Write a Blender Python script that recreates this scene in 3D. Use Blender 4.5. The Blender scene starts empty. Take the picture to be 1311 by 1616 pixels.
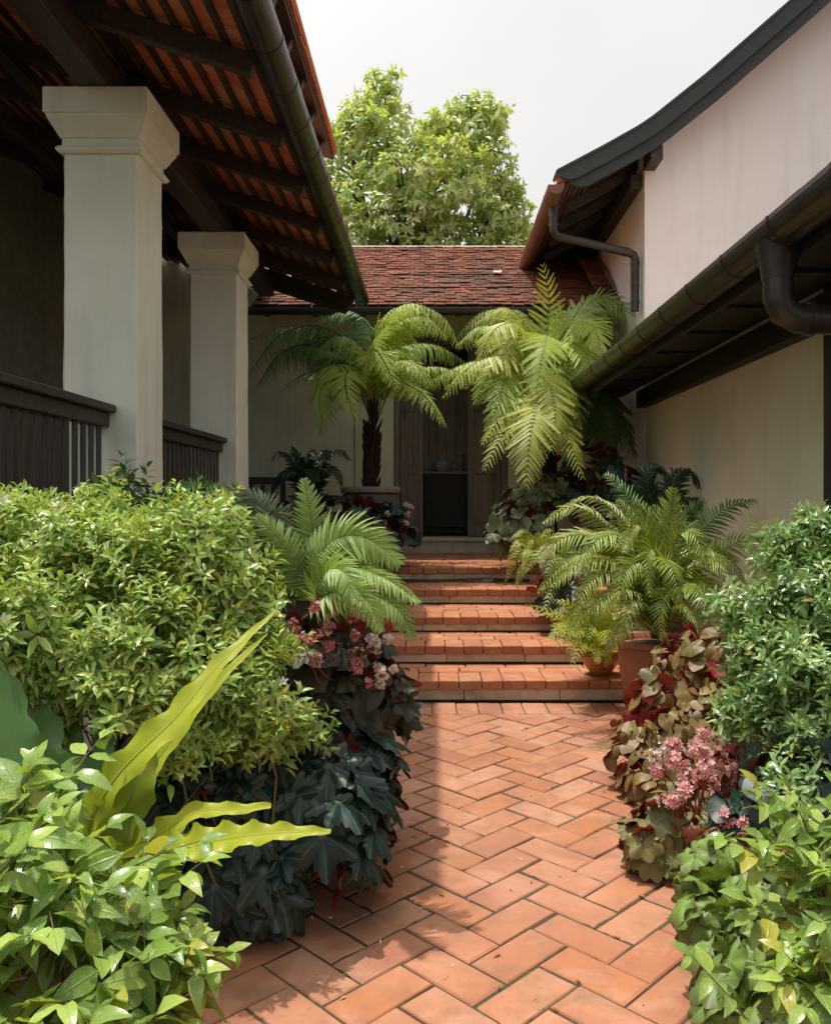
import bpy, math, random
import numpy as np
from mathutils import Vector

# ------------------------------------------------------------------ camera, sky, sun, exposure
scene = bpy.context.scene
COL = scene.collection
EYE = 1.5
F = 1300.0
camd = bpy.data.cameras.new('camera')
cam = bpy.data.objects.new('camera', camd)
COL.objects.link(cam)
cam.location = (0, 0, EYE)
cam.rotation_euler = (math.pi / 2, 0, 0)
camd.sensor_fit = 'VERTICAL'
camd.sensor_height = 24.0
camd.lens = F / 1616.0 * 24.0
camd.shift_x = -29.5 / 1616.0
camd.shift_y = -20.0 / 1616.0
camd.clip_start = 0.05
camd.clip_end = 2000
scene.camera = cam
scene.render.resolution_x = 830
scene.render.resolution_y = 1024

SUN = Vector((-0.20, 0.12, 1.0)).normalized()          # direction towards the sun
elev = math.asin(SUN.z)
azim = math.atan2(SUN.x, SUN.y)
world = bpy.data.worlds.new('World')
scene.world = world
world.use_nodes = True
wn = world.node_tree
bg = wn.nodes['Background']
sky = wn.nodes.new('ShaderNodeTexSky')
sky.sky_type = 'NISHITA'
sky.sun_disc = False
sky.sun_elevation = elev
sky.sun_rotation = azim
sky.air_density = 1.0
sky.dust_density = 5.0
sky.ozone_density = 1.0
hs = wn.nodes.new('ShaderNodeHueSaturation')
hs.inputs['Saturation'].default_value = 0.08             # white haze over the whole sky
hs.inputs['Value'].default_value = 1.0
wn.links.new(sky.outputs[0], hs.inputs['Color'])
tint = wn.nodes.new('ShaderNodeMix')
tint.data_type = 'RGBA'
tint.blend_type = 'MULTIPLY'
tint.inputs[0].default_value = 1.0
tint.inputs[7].default_value = (1.0, 0.975, 0.945, 1)
wn.links.new(hs.outputs[0], tint.inputs[6])
cn = wn.nodes.new('ShaderNodeTexNoise')
cn.inputs['Scale'].default_value = 2.2
cn.inputs['Detail'].default_value = 5
cr = wn.nodes.new('ShaderNodeMapRange')
cr.inputs['From Min'].default_value = 0.3
cr.inputs['From Max'].default_value = 0.7
cr.inputs['To Min'].default_value = 0.88
cr.inputs['To Max'].default_value = 1.06
tc = wn.nodes.new('ShaderNodeTexCoord')
wn.links.new(tc.outputs['Generated'], cn.inputs['Vector'])
wn.links.new(cn.outputs[0], cr.inputs['Value'])
vm = wn.nodes.new('ShaderNodeVectorMath')
vm.operation = 'SCALE'
wn.links.new(tint.outputs[2], vm.inputs[0])
wn.links.new(cr.outputs[0], vm.inputs['Scale'])
wn.links.new(vm.outputs[0], bg.inputs['Color'])
bg.inputs['Strength'].default_value = 0.15
sund = bpy.data.lights.new('sun', 'SUN')
sund.energy = 2.4
sund.angle = math.radians(0.6)
sund.color = (1.0, 0.93, 0.82)
suno = bpy.data.objects.new('sun', sund)
COL.objects.link(suno)
suno.rotation_euler = SUN.to_track_quat('Z', 'Y').to_euler()
vs = scene.view_settings
vs.view_transform = 'Standard'
vs.look = 'None'
vs.gamma = 1.0
vs.exposure = 0.64
scene.cycles.max_bounces = 8
scene.cycles.transparent_max_bounces = 8
scene.cycles.use_denoising = True

# ------------------------------------------------------------------ helpers
UP = np.array([0.0, 0.0, 1.0])


def P(px, py, d):
    """Point at distance d from the camera's plane for a position in the 1311 x 1616 photograph."""
    return np.array([(px - 685) * d / F, d, EYE - (py - 788) * d / F])


def nrm(a):
    a = np.asarray(a, float)
    return a / np.maximum(np.linalg.norm(a, axis=-1, keepdims=True), 1e-9)


class MB:
    """Collects geometry and links it as ONE mesh object."""
    def __init__(self):
        self.v = []; self.uv = []; self.f = {}; self.n = 0; self.m = {}

    def add(self, verts, faces, uv=None, mat=0):
        verts = np.asarray(verts, float).reshape(-1, 3)
        self.v.append(verts)
        self.uv.append(np.zeros((len(verts), 2)) if uv is None else np.asarray(uv, float).reshape(-1, 2))
        if isinstance(faces, np.ndarray):
            k = faces.shape[1]
            self.f.setdefault(k, []).append(faces + self.n)
            self.m.setdefault(k, []).append(np.full(len(faces), mat))
        else:
            by = {}
            for q in faces:
                by.setdefault(len(q), []).append(q)
            for k, l in by.items():
                self.f.setdefault(k, []).append(np.array(l) + self.n)
                self.m.setdefault(k, []).append(np.full(len(l), mat))
        self.n += len(verts)

    def inst(self, tpl, O, D, N, S, W=None, mat=0):
        """Copies template tpl to origins O with its y axis along D, z axis near N, length S, width W."""
        tv, tf, tuv = tpl
        O = np.asarray(O, float); M = len(O)
        if M == 0:
            return
        D = nrm(D); N = np.asarray(N, float)
        N = nrm(N - (N * D).sum(1, keepdims=True) * D)
        X = np.cross(D, N)
        S = np.broadcast_to(np.asarray(S, float), (M,)); W = S if W is None else np.broadcast_to(np.asarray(W, float), (M,))
        vv = (O[:, None, :] + (tv[None, :, 0:1] * X[:, None, :]) * W[:, None, None]
              + (tv[None, :, 1:2] * D[:, None, :]) * S[:, None, None] + (tv[None, :, 2:3] * N[:, None, :]) * S[:, None, None])
        nv = len(tv)
        base = self.n + np.arange(M) * nv
        self.v.append(vv.reshape(-1, 3))
        self.uv.append(np.tile(tuv, (M, 1)))
        for k, arr in tf.items():
            a = (arr[None, :, :] + base[:, None, None]).reshape(-1, k)
            self.f.setdefault(k, []).append(a)
            self.m.setdefault(k, []).append(np.full(len(a), mat))
        self.n += nv * M

    def build(self, name, mats, parent=None, smooth=False, origin=None):
        me = bpy.data.meshes.new(name)
        V = np.concatenate(self.v) if self.v else np.zeros((0, 3))
        UVv = np.concatenate(self.uv) if self.uv else np.zeros((0, 2))
        if parent is not None:
            V = V - np.array(parent_world(parent))
        elif origin is not None:
            V = V - np.asarray(origin)
        loops = []; starts = []; midx = []; off = 0
        for k in sorted(self.f):
            a = np.concatenate(self.f[k]); loops.append(a.ravel())
            starts.append(off + np.arange(len(a)) * k); off += a.size
            midx.append(np.concatenate(self.m[k]))
        loops = np.concatenate(loops); starts = np.concatenate(starts); midx = np.concatenate(midx)
        me.vertices.add(len(V)); me.vertices.foreach_set('co', V.ravel().astype(np.float32))
        me.loops.add(len(loops)); me.loops.foreach_set('vertex_index', loops.astype(np.int32))
        me.polygons.add(len(starts)); me.polygons.foreach_set('loop_start', starts.astype(np.int32))
        me.update(calc_edges=True)
        ul = me.uv_layers.new(name='UVMap')
        ul.data.foreach_set('uv', UVv[loops].ravel().astype(np.float32))
        me.polygons.foreach_set('material_index', midx.astype(np.int32))
        me.polygons.foreach_set('use_smooth', np.full(len(starts), bool(smooth)))
        for m in (mats if isinstance(mats, (list, tuple)) else [mats]):
            me.materials.append(m)
        me.validate()
        o = bpy.data.objects.new(name, me)
        COL.objects.link(o)
        if parent is not None:
            o.parent = parent
        elif origin is not None:
            o.location = origin
        return o


def parent_world(o):
    p = Vector((0, 0, 0))
    while o is not None:
        p += o.location; o = o.parent
    return p


def thing(name, label, cat, loc=(0, 0, 0), group=None):
    o = bpy.data.objects.new(name, None)
    o.empty_display_size = 0.2
    COL.objects.link(o)
    o.location = tuple(float(c) for c in loc)
    o['label'] = label; o['category'] = cat
    if group:
        o['group'] = group
    return o


def tag(o, label, cat, group=None):
    o['label'] = label; o['category'] = cat
    if group:
        o['group'] = group
    return o


def struct(o):
    o['kind'] = 'structure'
    return o


# chamfered box topology -------------------------------------------------
def _cb():
    sg = [(x, y, z) for x in (-1, 1) for y in (-1, 1) for z in (-1, 1)]
    idx = {}
    for i, s in enumerate(sg):
        for a in range(3):
            idx[(s, a)] = i * 3 + a
    faces = []
    def pos(s, a):
        return np.array([s[k] * (1.0 if k == a else 0.8) for k in range(3)])
    def put(keys):
        pts = [pos(*k) for k in keys]
        n = np.cross(pts[1] - pts[0], pts[2] - pts[0]); c = sum(pts) / len(pts)
        if np.dot(n, c) < 0:
            keys = keys[::-1]
        faces.append(tuple(idx[k] for k in keys))
    for a in range(3):
        b, c = (a + 1) % 3, (a + 2) % 3
        for s in (-1, 1):
            l = []
            for u, w in ((-1, -1), (1, -1), (1, 1), (-1, 1)):
                q = [0, 0, 0]; q[a] = s; q[b] = u; q[c] = w
                l.append((tuple(q), a))
            put(l)
        for u in (-1, 1):
            for w in (-1, 1):
                q1 = [0, 0, 0]; q1[b] = u; q1[c] = w; q2 = list(q1); q1[a] = -1; q2[a] = 1
                q1, q2 = tuple(q1), tuple(q2)
                put([(q1, b), (q2, b), (q2, c), (q1, c)])
    for s in sg:
        put([(s, 0), (s, 1), (s, 2)])
    return sg, faces


_SG, _CF = _cb()


def box(mb, c, size, bev=0.004, ax=None, ay=None, az=None, mat=0, jit=0.0, rng=None):
    """Chamfered box; ax, ay, az are the (unit) axes of its x, y, z extents."""
    h = np.asarray(size, float) / 2
    b = min(bev, 0.45 * float(h.min()) * 2)
    V = np.zeros((24, 3)); i = 0
    for s in _SG:
        for a in range(3):
            V[i] = [s[k] * (h[k] if k == a else h[k] - b) for k in range(3)]; i += 1
    if jit and rng is not None:
        V += np.repeat(rng.normal(0, jit, (8, 3)), 3, 0)
    if ax is not None:
        A = np.array([ax, ay, az], float)
        V = V @ A
    mb.add(V + np.asarray(c, float), _CF, mat=mat)


def bar(mb, p0, p1, w, h, bev=0.004, up=UP, mat=0):
    """Beam of width w and height h between two points (its centre line)."""
    p0 = np.asarray(p0, float); p1 = np.asarray(p1, float)
    d = p1 - p0; L = np.linalg.norm(d); d = d / L
    x = nrm(np.cross(d, up)); z = np.cross(x, d)
    box(mb, (p0 + p1) / 2, (w, L, h), bev, x, d, z, mat)


def b2(mb, lo, hi, bev=0.004, mat=0):
    lo = np.asarray(lo, float); hi = np.asarray(hi, float)
    box(mb, (lo + hi) / 2, hi - lo, bev, mat=mat)


def tube(mb, pts, rad, n=8, caps=True, mat=0):
    pts = np.asarray(pts, float); K = len(pts)
    rad = np.broadcast_to(np.asarray(rad, float), (K,))
    T = np.gradient(pts, axis=0) if K > 2 else np.repeat((pts[1] - pts[0])[None], 2, 0)
    T = nrm(T)
    a = np.array([0, 0, 1.0]) if abs(T[0, 2]) < 0.9 else np.array([1.0, 0, 0])
    N = nrm(np.cross(T[0], a)); ring = []
    th = np.arange(n) * 2 * math.pi / n
    for i in range(K):
        N = nrm(N - np.dot(N, T[i]) * T[i]); B = np.cross(T[i], N)
        ring.append(pts[i] + rad[i] * (np.cos(th)[:, None] * N + np.sin(th)[:, None] * B))
    V = np.concatenate(ring); fs = []
    for i in range(K - 1):
        for j in range(n):
            k = (j + 1) % n
            fs.append((i * n + j, i * n + k, (i + 1) * n + k, (i + 1) * n + j))
    uv = np.stack([np.tile(np.arange(n) / n, K), np.repeat(np.arange(K) / max(K - 1, 1), n)], 1)
    mb.add(V, np.array(fs), uv, mat)
    if caps:
        mb.add(ring[0][::-1], [tuple(range(n))], mat=mat); mb.add(ring[-1], [tuple(range(n))], mat=mat)


def lathe(mb, c, prof, n=40, mat=0, wob=0.0, rng=None):
    c = np.asarray(c, float); K = len(prof)
    th = np.arange(n) * 2 * math.pi / n
    V = []
    for r, z in prof:
        rr = r * (1 + (wob * np.sin(2 * th + z * 3) if wob else 0))
        V.append(np.stack([c[0] + rr * np.cos(th), c[1] + rr * np.sin(th), np.full(n, c[2] + z)], 1))
    fs = []
    for i in range(K - 1):
        for j in range(n):
            k = (j + 1) % n
            fs.append((i * n + j, i * n + k, (i + 1) * n + k, (i + 1) * n + j))
    mb.add(np.concatenate(V), np.array(fs), mat=mat)
    if prof[0][0] > 1e-4:
        mb.add(V[0][::-1], [tuple(range(n))], mat=mat)


def prism(mb, poly, y0, y1, mat=0):
    """Extrudes an (x, z) outline from y0 to y1 (outline counter-clockwise seen from -y)."""
    n = len(poly)
    a = [(x, y0, z) for x, z in poly]; b = [(x, y1, z) for x, z in poly]
    fs = [tuple(range(n)), tuple(range(2 * n - 1, n - 1, -1))]
    for i in range(n):
        j = (i + 1) % n
        fs.append((j, i, n + i, n + j))
    mb.add(a + b, fs, mat=mat)


def spline(pts, n):
    """Catmull-Rom through the given points, n samples evenly spaced."""
    p = np.asarray(pts, float)
    if len(p) == 2:
        t = np.linspace(0, 1, n)[:, None]
        return p[0] * (1 - t) + p[1] * t
    q = np.vstack([2 * p[0] - p[1], p, 2 * p[-1] - p[-2]])
    out = []
    for i in range(len(p) - 1):
        t = np.linspace(0, 1, 24, endpoint=False)[:, None]
        a, b, c, d = q[i], q[i + 1], q[i + 2], q[i + 3]
        out.append(0.5 * (2 * b + (c - a) * t + (2 * a - 5 * b + 4 * c - d) * t ** 2 + (3 * b - a - 3 * c + d) * t ** 3))
    out.append(p[-1][None])
    o = np.vstack(out)
    s = np.concatenate([[0], np.cumsum(np.linalg.norm(np.diff(o, axis=0), axis=1))])
    u = np.linspace(0, s[-1], n)
    return np.stack([np.interp(u, s, o[:, k]) for k in range(3)], 1)


# ------------------------------------------------------------------ materials
def newmat(name):
    m = bpy.data.materials.new(name); m.use_nodes = True
    t = m.node_tree; t.nodes.clear()
    out = t.nodes.new('ShaderNodeOutputMaterial')
    p = t.nodes.new('ShaderNodeBsdfPrincipled')
    t.links.new(p.outputs[0], out.inputs['Surface'])
    return m, t, p, out


def nd(t, kind, **kw):
    n = t.nodes.new(kind)
    for k, v in kw.items():
        if k in n.inputs:
            n.inputs[k].default_value = v
        else:
            setattr(n, k, v)
    return n


def ramp(t, stops, fac=None, interp='LINEAR'):
    r = t.nodes.new('ShaderNodeValToRGB')
    r.color_ramp.interpolation = interp
    e = r.color_ramp.elements
    while len(e) < len(stops):
        e.new(0.5)
    for i, (pos, c) in enumerate(stops):
        e[i].position = pos
        e[i].color = (c, c, c, 1) if isinstance(c, (int, float)) else (*c, 1)
    if fac is not None:
        t.links.new(fac, r.inputs[0])
    return r


def noise(t, scale, detail=4, rough=0.55, vec=None, dist=0.0):
    n = nd(t, 'ShaderNodeTexNoise', Scale=scale, Detail=detail, Roughness=rough, Distortion=dist)
    if vec is not None:
        t.links.new(vec, n.inputs['Vector'])
    return n


def mixc(t, fac, a, b, mode='MIX'):
    m = t.nodes.new('ShaderNodeMix'); m.data_type = 'RGBA'; m.blend_type = mode
    for sock, val in ((m.inputs[0], fac), (m.inputs[6], a), (m.inputs[7], b)):
        if hasattr(val, 'is_linked'):
            t.links.new(val, sock)
        elif isinstance(val, (int, float)):
            sock.default_value = val
        else:
            sock.default_value = (*val, 1)
    return m.outputs[2]


def mth(t, op, a, b=0.0):
    m = t.nodes.new('ShaderNodeMath'); m.operation = op
    for s, v in ((m.inputs[0], a), (m.inputs[1], b)):
        if hasattr(v, 'is_linked'):
            t.links.new(v, s)
        else:
            s.default_value = v
    return m.outputs[0]


def bump(t, p, h, strength=0.3, dist=0.01):
    b = nd(t, 'ShaderNodeBump', Strength=strength, Distance=dist)
    t.links.new(h, b.inputs['Height'])
    t.links.new(b.outputs[0], p.inputs['Normal'])
    return b


def pos_vec(t, sx=1, sy=1, sz=1):
    g = t.nodes.new('ShaderNodeNewGeometry')
    m = t.nodes.new('ShaderNodeMapping'); m.inputs['Scale'].default_value = (sx, sy, sz)
    t.links.new(g.outputs['Position'], m.inputs[0])
    return m.outputs[0], g


def plaster(name, col, stain, amount=0.5, streak=0.35):
    m, t, p, _ = newmat(name)
    v, g = pos_vec(t)
    n1 = noise(t, 1.3, 5, 0.6, v)
    n2 = noise(t, 9, 4, 0.6, v)
    v2, _ = pos_vec(t, 4, 4, 0.35)
    n3 = noise(t, 1.6, 5, 0.6, v2)
    f1 = ramp(t, [(0.38, 0.0), (0.68, min(1, amount * 1.3))], n1.outputs[0])
    f3 = ramp(t, [(0.50, 0.0), (0.72, min(1, streak * 1.3))], n3.outputs[0])
    c = mixc(t, f1.outputs[0], col, stain)
    c = mixc(t, f3.outputs[0], c, tuple(x * 0.62 for x in stain))
    c = mixc(t, ramp(t, [(0.3, 0.0), (0.8, 0.12)], n2.outputs[0]).outputs[0], c, (0.9, 0.88, 0.84))
    t.links.new(c, p.inputs['Base Color'])
    p.inputs['Roughness'].default_value = 0.9
    n4 = noise(t, 45, 3, 0.6, v)
    n5 = noise(t, 3.5, 3, 0.5, v)
    h = mth(t, 'ADD', mth(t, 'MULTIPLY', n4.outputs[0], 0.12), n5.outputs[0])
    bump(t, p, h, 0.35, 0.02)
    return m


def island_mat(name, cols, rough=0.8, mottle=(0.1, 0.08, 0.06), mot=0.3, pale=None, palef=0.25, nscale=14, bstr=0.3, moss=None, mossf=0.0, big=None):
    """Colour per separate piece (brick, tile) with mottling."""
    m, t, p, _ = newmat(name)
    v, g = pos_vec(t)
    k = len(cols)
    r = ramp(t, [(i / max(k - 1, 1), c) for i, c in enumerate(cols)], g.outputs['Random Per Island'])
    n1 = noise(t, nscale, 6, 0.65, v)
    c = mixc(t, ramp(t, [(0.45, 0.0), (0.72, mot)], n1.outputs[0]).outputs[0], r.outputs[0], mottle)
    n7 = noise(t, nscale * 0.22, 7, 0.75, v, 1.2)
    c = mixc(t, ramp(t, [(0.52, 0.0), (0.66, mot * 0.8)], n7.outputs[0]).outputs[0], c, mottle)
    if pale:
        n2 = noise(t, nscale * 0.4, 5, 0.7, v, 0.6)
        c = mixc(t, ramp(t, [(0.5, 0.0), (0.75, palef)], n2.outputs[0]).outputs[0], c, pale)
    if big:
        n6 = noise(t, 0.9, 4, 0.6, v)
        c = mixc(t, ramp(t, [(0.45, 0.0), (0.68, big[1])], n6.outputs[0]).outputs[0], c, big[0])
    if moss:
        n3 = noise(t, nscale * 0.25, 5, 0.7, v)
        c = mixc(t, ramp(t, [(0.55, 0.0), (0.72, mossf)], n3.outputs[0]).outputs[0], c, moss)
    t.links.new(c, p.inputs['Base Color'])
    p.inputs['Roughness'].default_value = rough
    p.inputs['Specular IOR Level'].default_value = 0.22
    n4 = noise(t, 90, 4, 0.6, v); n5 = noise(t, 12, 3, 0.5, v)
    bump(t, p, mth(t, 'ADD', mth(t, 'MULTIPLY', n4.outputs[0], 0.35), n5.outputs[0]), bstr, 0.006)
    return m


def wood(name, c1, c2, scale=(30, 30, 1.5), rough=0.6, bstr=0.3):
    m, t, p, _ = newmat(name)
    v, g = pos_vec(t, *scale)
    n1 = noise(t, 1.0, 6, 0.65, v)
    v2, _ = pos_vec(t)
    n2 = noise(t, 2.5, 4, 0.6, v2)
    c = mixc(t, ramp(t, [(0.35, 0.0), (0.68, 1.0)], n1.outputs[0]).outputs[0], c1, c2)
    c = mixc(t, ramp(t, [(0.45, 0.0), (0.75, 0.5)], n2.outputs[0]).outputs[0], c, c2)
    t.links.new(c, p.inputs['Base Color'])
    p.inputs['Roughness'].default_value = rough
    bump(t, p, n1.outputs[0], bstr, 0.004)
    return m


def plain(name, col, rough=0.5, var=0.25, nscale=6, spec=0.5, bstr=0.1, metal=0.0, col2=None):
    m, t, p, _ = newmat(name)
    v, g = pos_vec(t)
    n1 = noise(t, nscale, 6, 0.65, v)
    c2 = col2 or tuple(min(1, x * 1.6 + 0.01) for x in col)
    c = mixc(t, ramp(t, [(0.4, 0.0), (0.75, var)], n1.outputs[0]).outputs[0], col, c2)
    t.links.new(c, p.inputs['Base Color'])
    rr = ramp(t, [(0.3, max(0, rough - 0.08)), (0.7, min(1, rough + 0.12))], n1.outputs[0])
    t.links.new(rr.outputs[0], p.inputs['Roughness'])
    p.inputs['Specular IOR Level'].default_value = spec
    p.inputs['Metallic'].default_value = metal
    n4 = noise(t, nscale * 8, 3, 0.6, v)
    bump(t, p, n4.outputs[0], bstr, 0.004)
    return m


def leaf_mat(name, cols, rough=0.38, trans=0.3, tcol=None, back=None, vein=None, veinf=0.4, kind='strap', spec=0.5, spots=None, spotf=0.0, nveins=7, edge=None, bumpv=0.0, yellow=None, yf=0.1):
    """cols: ramp of base colours over single leaves."""
    m, t, p, out = newmat(name)
    v, g = pos_vec(t)
    k = len(cols)
    r = ramp(t, [(i / max(k - 1, 1), c) for i, c in enumerate(cols)], g.outputs['Random Per Island'])
    n1 = noise(t, 5, 3, 0.6, v)
    c = mixc(t, ramp(t, [(0.35, 0.0), (0.75, 0.35)], n1.outputs[0]).outputs[0], r.outputs[0], tuple(x * 0.55 for x in cols[0]))
    if yellow:
        w = nd(t, 'ShaderNodeTexWhiteNoise'); w.noise_dimensions = '1D'
        t.links.new(g.outputs['Random Per Island'], w.inputs['W'])
        c = mixc(t, ramp(t, [(1 - yf - 0.02, 0.0), (1 - yf, 0.85)], w.outputs['Value']).outputs[0], c, yellow)
    uv = t.nodes.new('ShaderNodeUVMap'); sx = t.nodes.new('ShaderNodeSeparateXYZ')
    t.links.new(uv.outputs[0], sx.inputs[0])
    hgt = None
    if vein is not None:
        if kind == 'strap':
            au = mth(t, 'ABSOLUTE', sx.outputs[0])
            mid = ramp(t, [(0.02, 1.0), (0.12, 0.0)], au)
            sv = mth(t, 'SINE', mth(t, 'MULTIPLY', mth(t, 'SUBTRACT', sx.outputs[1], mth(t, 'MULTIPLY', au, 0.16)), nveins * 6.283))
            side = ramp(t, [(0.9, 0.0), (1.0, 0.6)], sv)
            f = mth(t, 'MULTIPLY', mth(t, 'MAXIMUM', mid.outputs[0], side.outputs[0]), veinf)
        else:
            an = mth(t, 'ARCTAN2', sx.outputs[0], sx.outputs[1])
            sv = mth(t, 'COSINE', mth(t, 'MULTIPLY', an, float(nveins)))
            rr = mth(t, 'SQRT', mth(t, 'ADD', mth(t, 'MULTIPLY', sx.outputs[0], sx.outputs[0]), mth(t, 'MULTIPLY', sx.outputs[1], sx.outputs[1])))
            near = ramp(t, [(0.0, 1.0), (0.1, 0.55), (0.5, 0.35)], rr)
            side = ramp(t, [(0.93, 0.0), (1.0, 1.0)], sv)
            cen = ramp(t, [(0.02, 1.0), (0.09, 0.0)], rr)
            f = mth(t, 'MULTIPLY', mth(t, 'MAXIMUM', mth(t, 'MULTIPLY', side.outputs[0], near.outputs[0]), cen.outputs[0]), veinf)
        c = mixc(t, f, c, vein)
        hgt = f
    if edge is not None:
        rr2 = mth(t, 'SQRT', mth(t, 'ADD', mth(t, 'MULTIPLY', sx.outputs[0], sx.outputs[0]), mth(t, 'MULTIPLY', sx.outputs[1], sx.outputs[1])))
        c = mixc(t, ramp(t, [(0.3, 0.0), (0.5, 0.7)], rr2).outputs[0], c, edge)
    if spots is not None:
        n2 = noise(t, 70, 4, 0.7, v)
        c = mixc(t, ramp(t, [(0.55, 0.0), (0.7, spotf)], n2.outputs[0]).outputs[0], c, spots)
    if back is not None:
        c = mixc(t, g.outputs['Backfacing'], c, back)
    t.links.new(c, p.inputs['Base Color'])
    p.inputs['Roughness'].default_value = rough
    p.inputs['Specular IOR Level'].default_value = spec
    if bumpv and hgt is not None:
        bump(t, p, hgt, bumpv, 0.004)
    if trans > 0:
        tr = t.nodes.new('ShaderNodeBsdfTranslucent')
        if tcol is None:
            tc = mixc(t, 1.0, c, (1.25, 1.15, 0.5), 'MULTIPLY')
            t.links.new(tc, tr.inputs[0])
        else:
            tr.inputs[0].default_value = (*tcol, 1)
        mx = t.nodes.new('ShaderNodeMixShader'); mx.inputs[0].default_value = trans
        t.links.new(p.outputs[0], mx.inputs[1]); t.links.new(tr.outputs[0], mx.inputs[2])
        t.links.new(mx.outputs[0], out.inputs['Surface'])
    return m


M = {}
M['wall_wing'] = plaster('wall_wing', (0.77, 0.765, 0.58), (0.58, 0.585, 0.43), 0.45, 0.1)
M['wall_cream'] = plaster('wall_cream', (0.74, 0.765, 0.59), (0.52, 0.545, 0.40), 0.45, 0.3)
M['wall_white'] = plaster('wall_white', (0.93, 0.91, 0.885), (0.84, 0.79, 0.755), 0.4, 0.12)
M['pillar'] = plaster('pillar_plaster', (0.76, 0.805, 0.69), (0.57, 0.63, 0.50), 0.5, 0.25)
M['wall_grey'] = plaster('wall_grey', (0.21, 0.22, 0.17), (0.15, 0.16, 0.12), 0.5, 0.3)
M['brick'] = island_mat('paving_brick', [(0.365, 0.146, 0.079), (0.423, 0.197, 0.114), (0.328, 0.135, 0.083), (0.394, 0.161, 0.075), (0.438, 0.226, 0.143)], 0.82, (0.24, 0.12, 0.08), 0.62, (0.58, 0.36, 0.26), 0.45, 9, 0.7, (0.17, 0.15, 0.065), 0.42, ((0.52, 0.27, 0.18), 0.5))
M['step_brick'] = island_mat('step_brick', [(0.42, 0.151, 0.07), (0.468, 0.206, 0.102), (0.371, 0.143, 0.078), (0.445, 0.183, 0.078)], 0.8, (0.28, 0.13, 0.08), 0.45, (0.62, 0.40, 0.28), 0.4, 11, 0.5, (0.17, 0.15, 0.07), 0.5)
M['riser'] = island_mat('step_riser', [(0.567, 0.459, 0.351), (0.62, 0.499, 0.378), (0.513, 0.446, 0.351)], 0.85, (0.22, 0.2, 0.14), 0.6, (0.55, 0.38, 0.28), 0.4, 9, 0.5, (0.14, 0.15, 0.07), 0.5)
M['mortar'] = island_mat('mortar', [(0.07, 0.052, 0.034), (0.08, 0.06, 0.038)], 0.95, (0.05, 0.045, 0.03), 0.6, None, 0, 30, 0.6, (0.10, 0.14, 0.03), 0.8)
M['soil'] = island_mat('soil', [(0.055, 0.038, 0.024), (0.065, 0.045, 0.03)], 0.95, (0.025, 0.02, 0.014), 0.7, (0.1, 0.075, 0.05), 0.4, 16, 0.9)
M['roof_tile'] = island_mat('weathered_roof_tile', [(0.132, 0.035, 0.014), (0.219, 0.06, 0.026), (0.079, 0.029, 0.014), (0.166, 0.044, 0.019), (0.265, 0.086, 0.038)], 0.85, (0.05, 0.035, 0.025), 0.75, (0.34, 0.15, 0.085), 0.3, 10, 0.5, None, 0, ((0.05, 0.035, 0.028), 0.75))
M['under_tile'] = island_mat('red_tile_underside', [(0.62, 0.193, 0.091), (0.62, 0.274, 0.136), (0.595, 0.161, 0.091), (0.62, 0.354, 0.212)], 0.85, (0.25, 0.08, 0.05), 0.45, (0.6, 0.36, 0.25), 0.3, 9, 0.3)  # bright orange: light bouncing under the eaves is put into the colour
M['wing_tile'] = island_mat('weathered_bounce_tile', [(0.50, 0.36, 0.29), (0.56, 0.42, 0.35), (0.46, 0.33, 0.27)], 0.85, (0.3, 0.18, 0.13), 0.4, (0.6, 0.45, 0.36), 0.3, 9, 0.4)  # unseen roof, made pale pink to bounce light onto the gable
M['ridge'] = island_mat('ridge_tile', [(0.46, 0.38, 0.30), (0.38, 0.30, 0.24)], 0.85, (0.2, 0.16, 0.12), 0.5, None, 0, 10, 0.5)
M['dark_wood'] = wood('dark_stained_wood', (0.026, 0.019, 0.014), (0.065, 0.05, 0.04), (30, 2, 30), 0.55)
M['black_wood'] = wood('near_black_wood', (0.008, 0.007, 0.006), (0.018, 0.016, 0.014), (30, 2, 30), 0.6)  # near black, for the wing soffit and its wall plate
M['rail_wood'] = wood('black_rail_wood', (0.016, 0.014, 0.013), (0.05, 0.045, 0.042), (25, 25, 1.5), 0.5)
M['door_wood'] = wood('weathered_grey_door_wood', (0.10, 0.088, 0.07), (0.26, 0.235, 0.19), (30, 30, 1.2), 0.75, 0.4)
M['pale_wood'] = wood('weathered_pale_panel', (0.25, 0.225, 0.18), (0.60, 0.56, 0.48), (22, 22, 1.0), 0.8, 0.4)
M['barge'] = plain('barge_board_paint', (0.036, 0.042, 0.041), 0.5, 0.45, 3, 0.4, 0.15)
M['gutter'] = plain('gutter_metal', (0.024, 0.020, 0.017), 0.34, 0.5, 4, 0.6, 0.06, 0.0, (0.06, 0.05, 0.042))
M['copper'] = plain('red_brown_gutter_metal', (0.16, 0.07, 0.045), 0.4, 0.5, 5, 0.6, 0.06, 0.0, (0.28, 0.12, 0.07))
M['terracotta'] = plain('terracotta', (0.36, 0.15, 0.085), 0.7, 0.5, 5, 0.3, 0.15, 0.0, (0.26, 0.13, 0.085))
M['mustard'] = plain('mustard_glaze', (0.42, 0.18, 0.025), 0.25, 0.5, 7, 0.6, 0.05, 0.0, (0.22, 0.075, 0.015))
M['stone_pot'] = plain('grey_stone_pot', (0.11, 0.105, 0.085), 0.85, 0.5, 4, 0.3, 0.3, 0.0, (0.06, 0.065, 0.045))
M['rim'] = plain('pale_rim', (0.24, 0.20, 0.15), 0.85, 0.4, 6, 0.3, 0.3)
M['sill'] = plaster('sill_stone', (0.60, 0.59, 0.47), (0.34, 0.35, 0.26), 0.7, 0.5)
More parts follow.
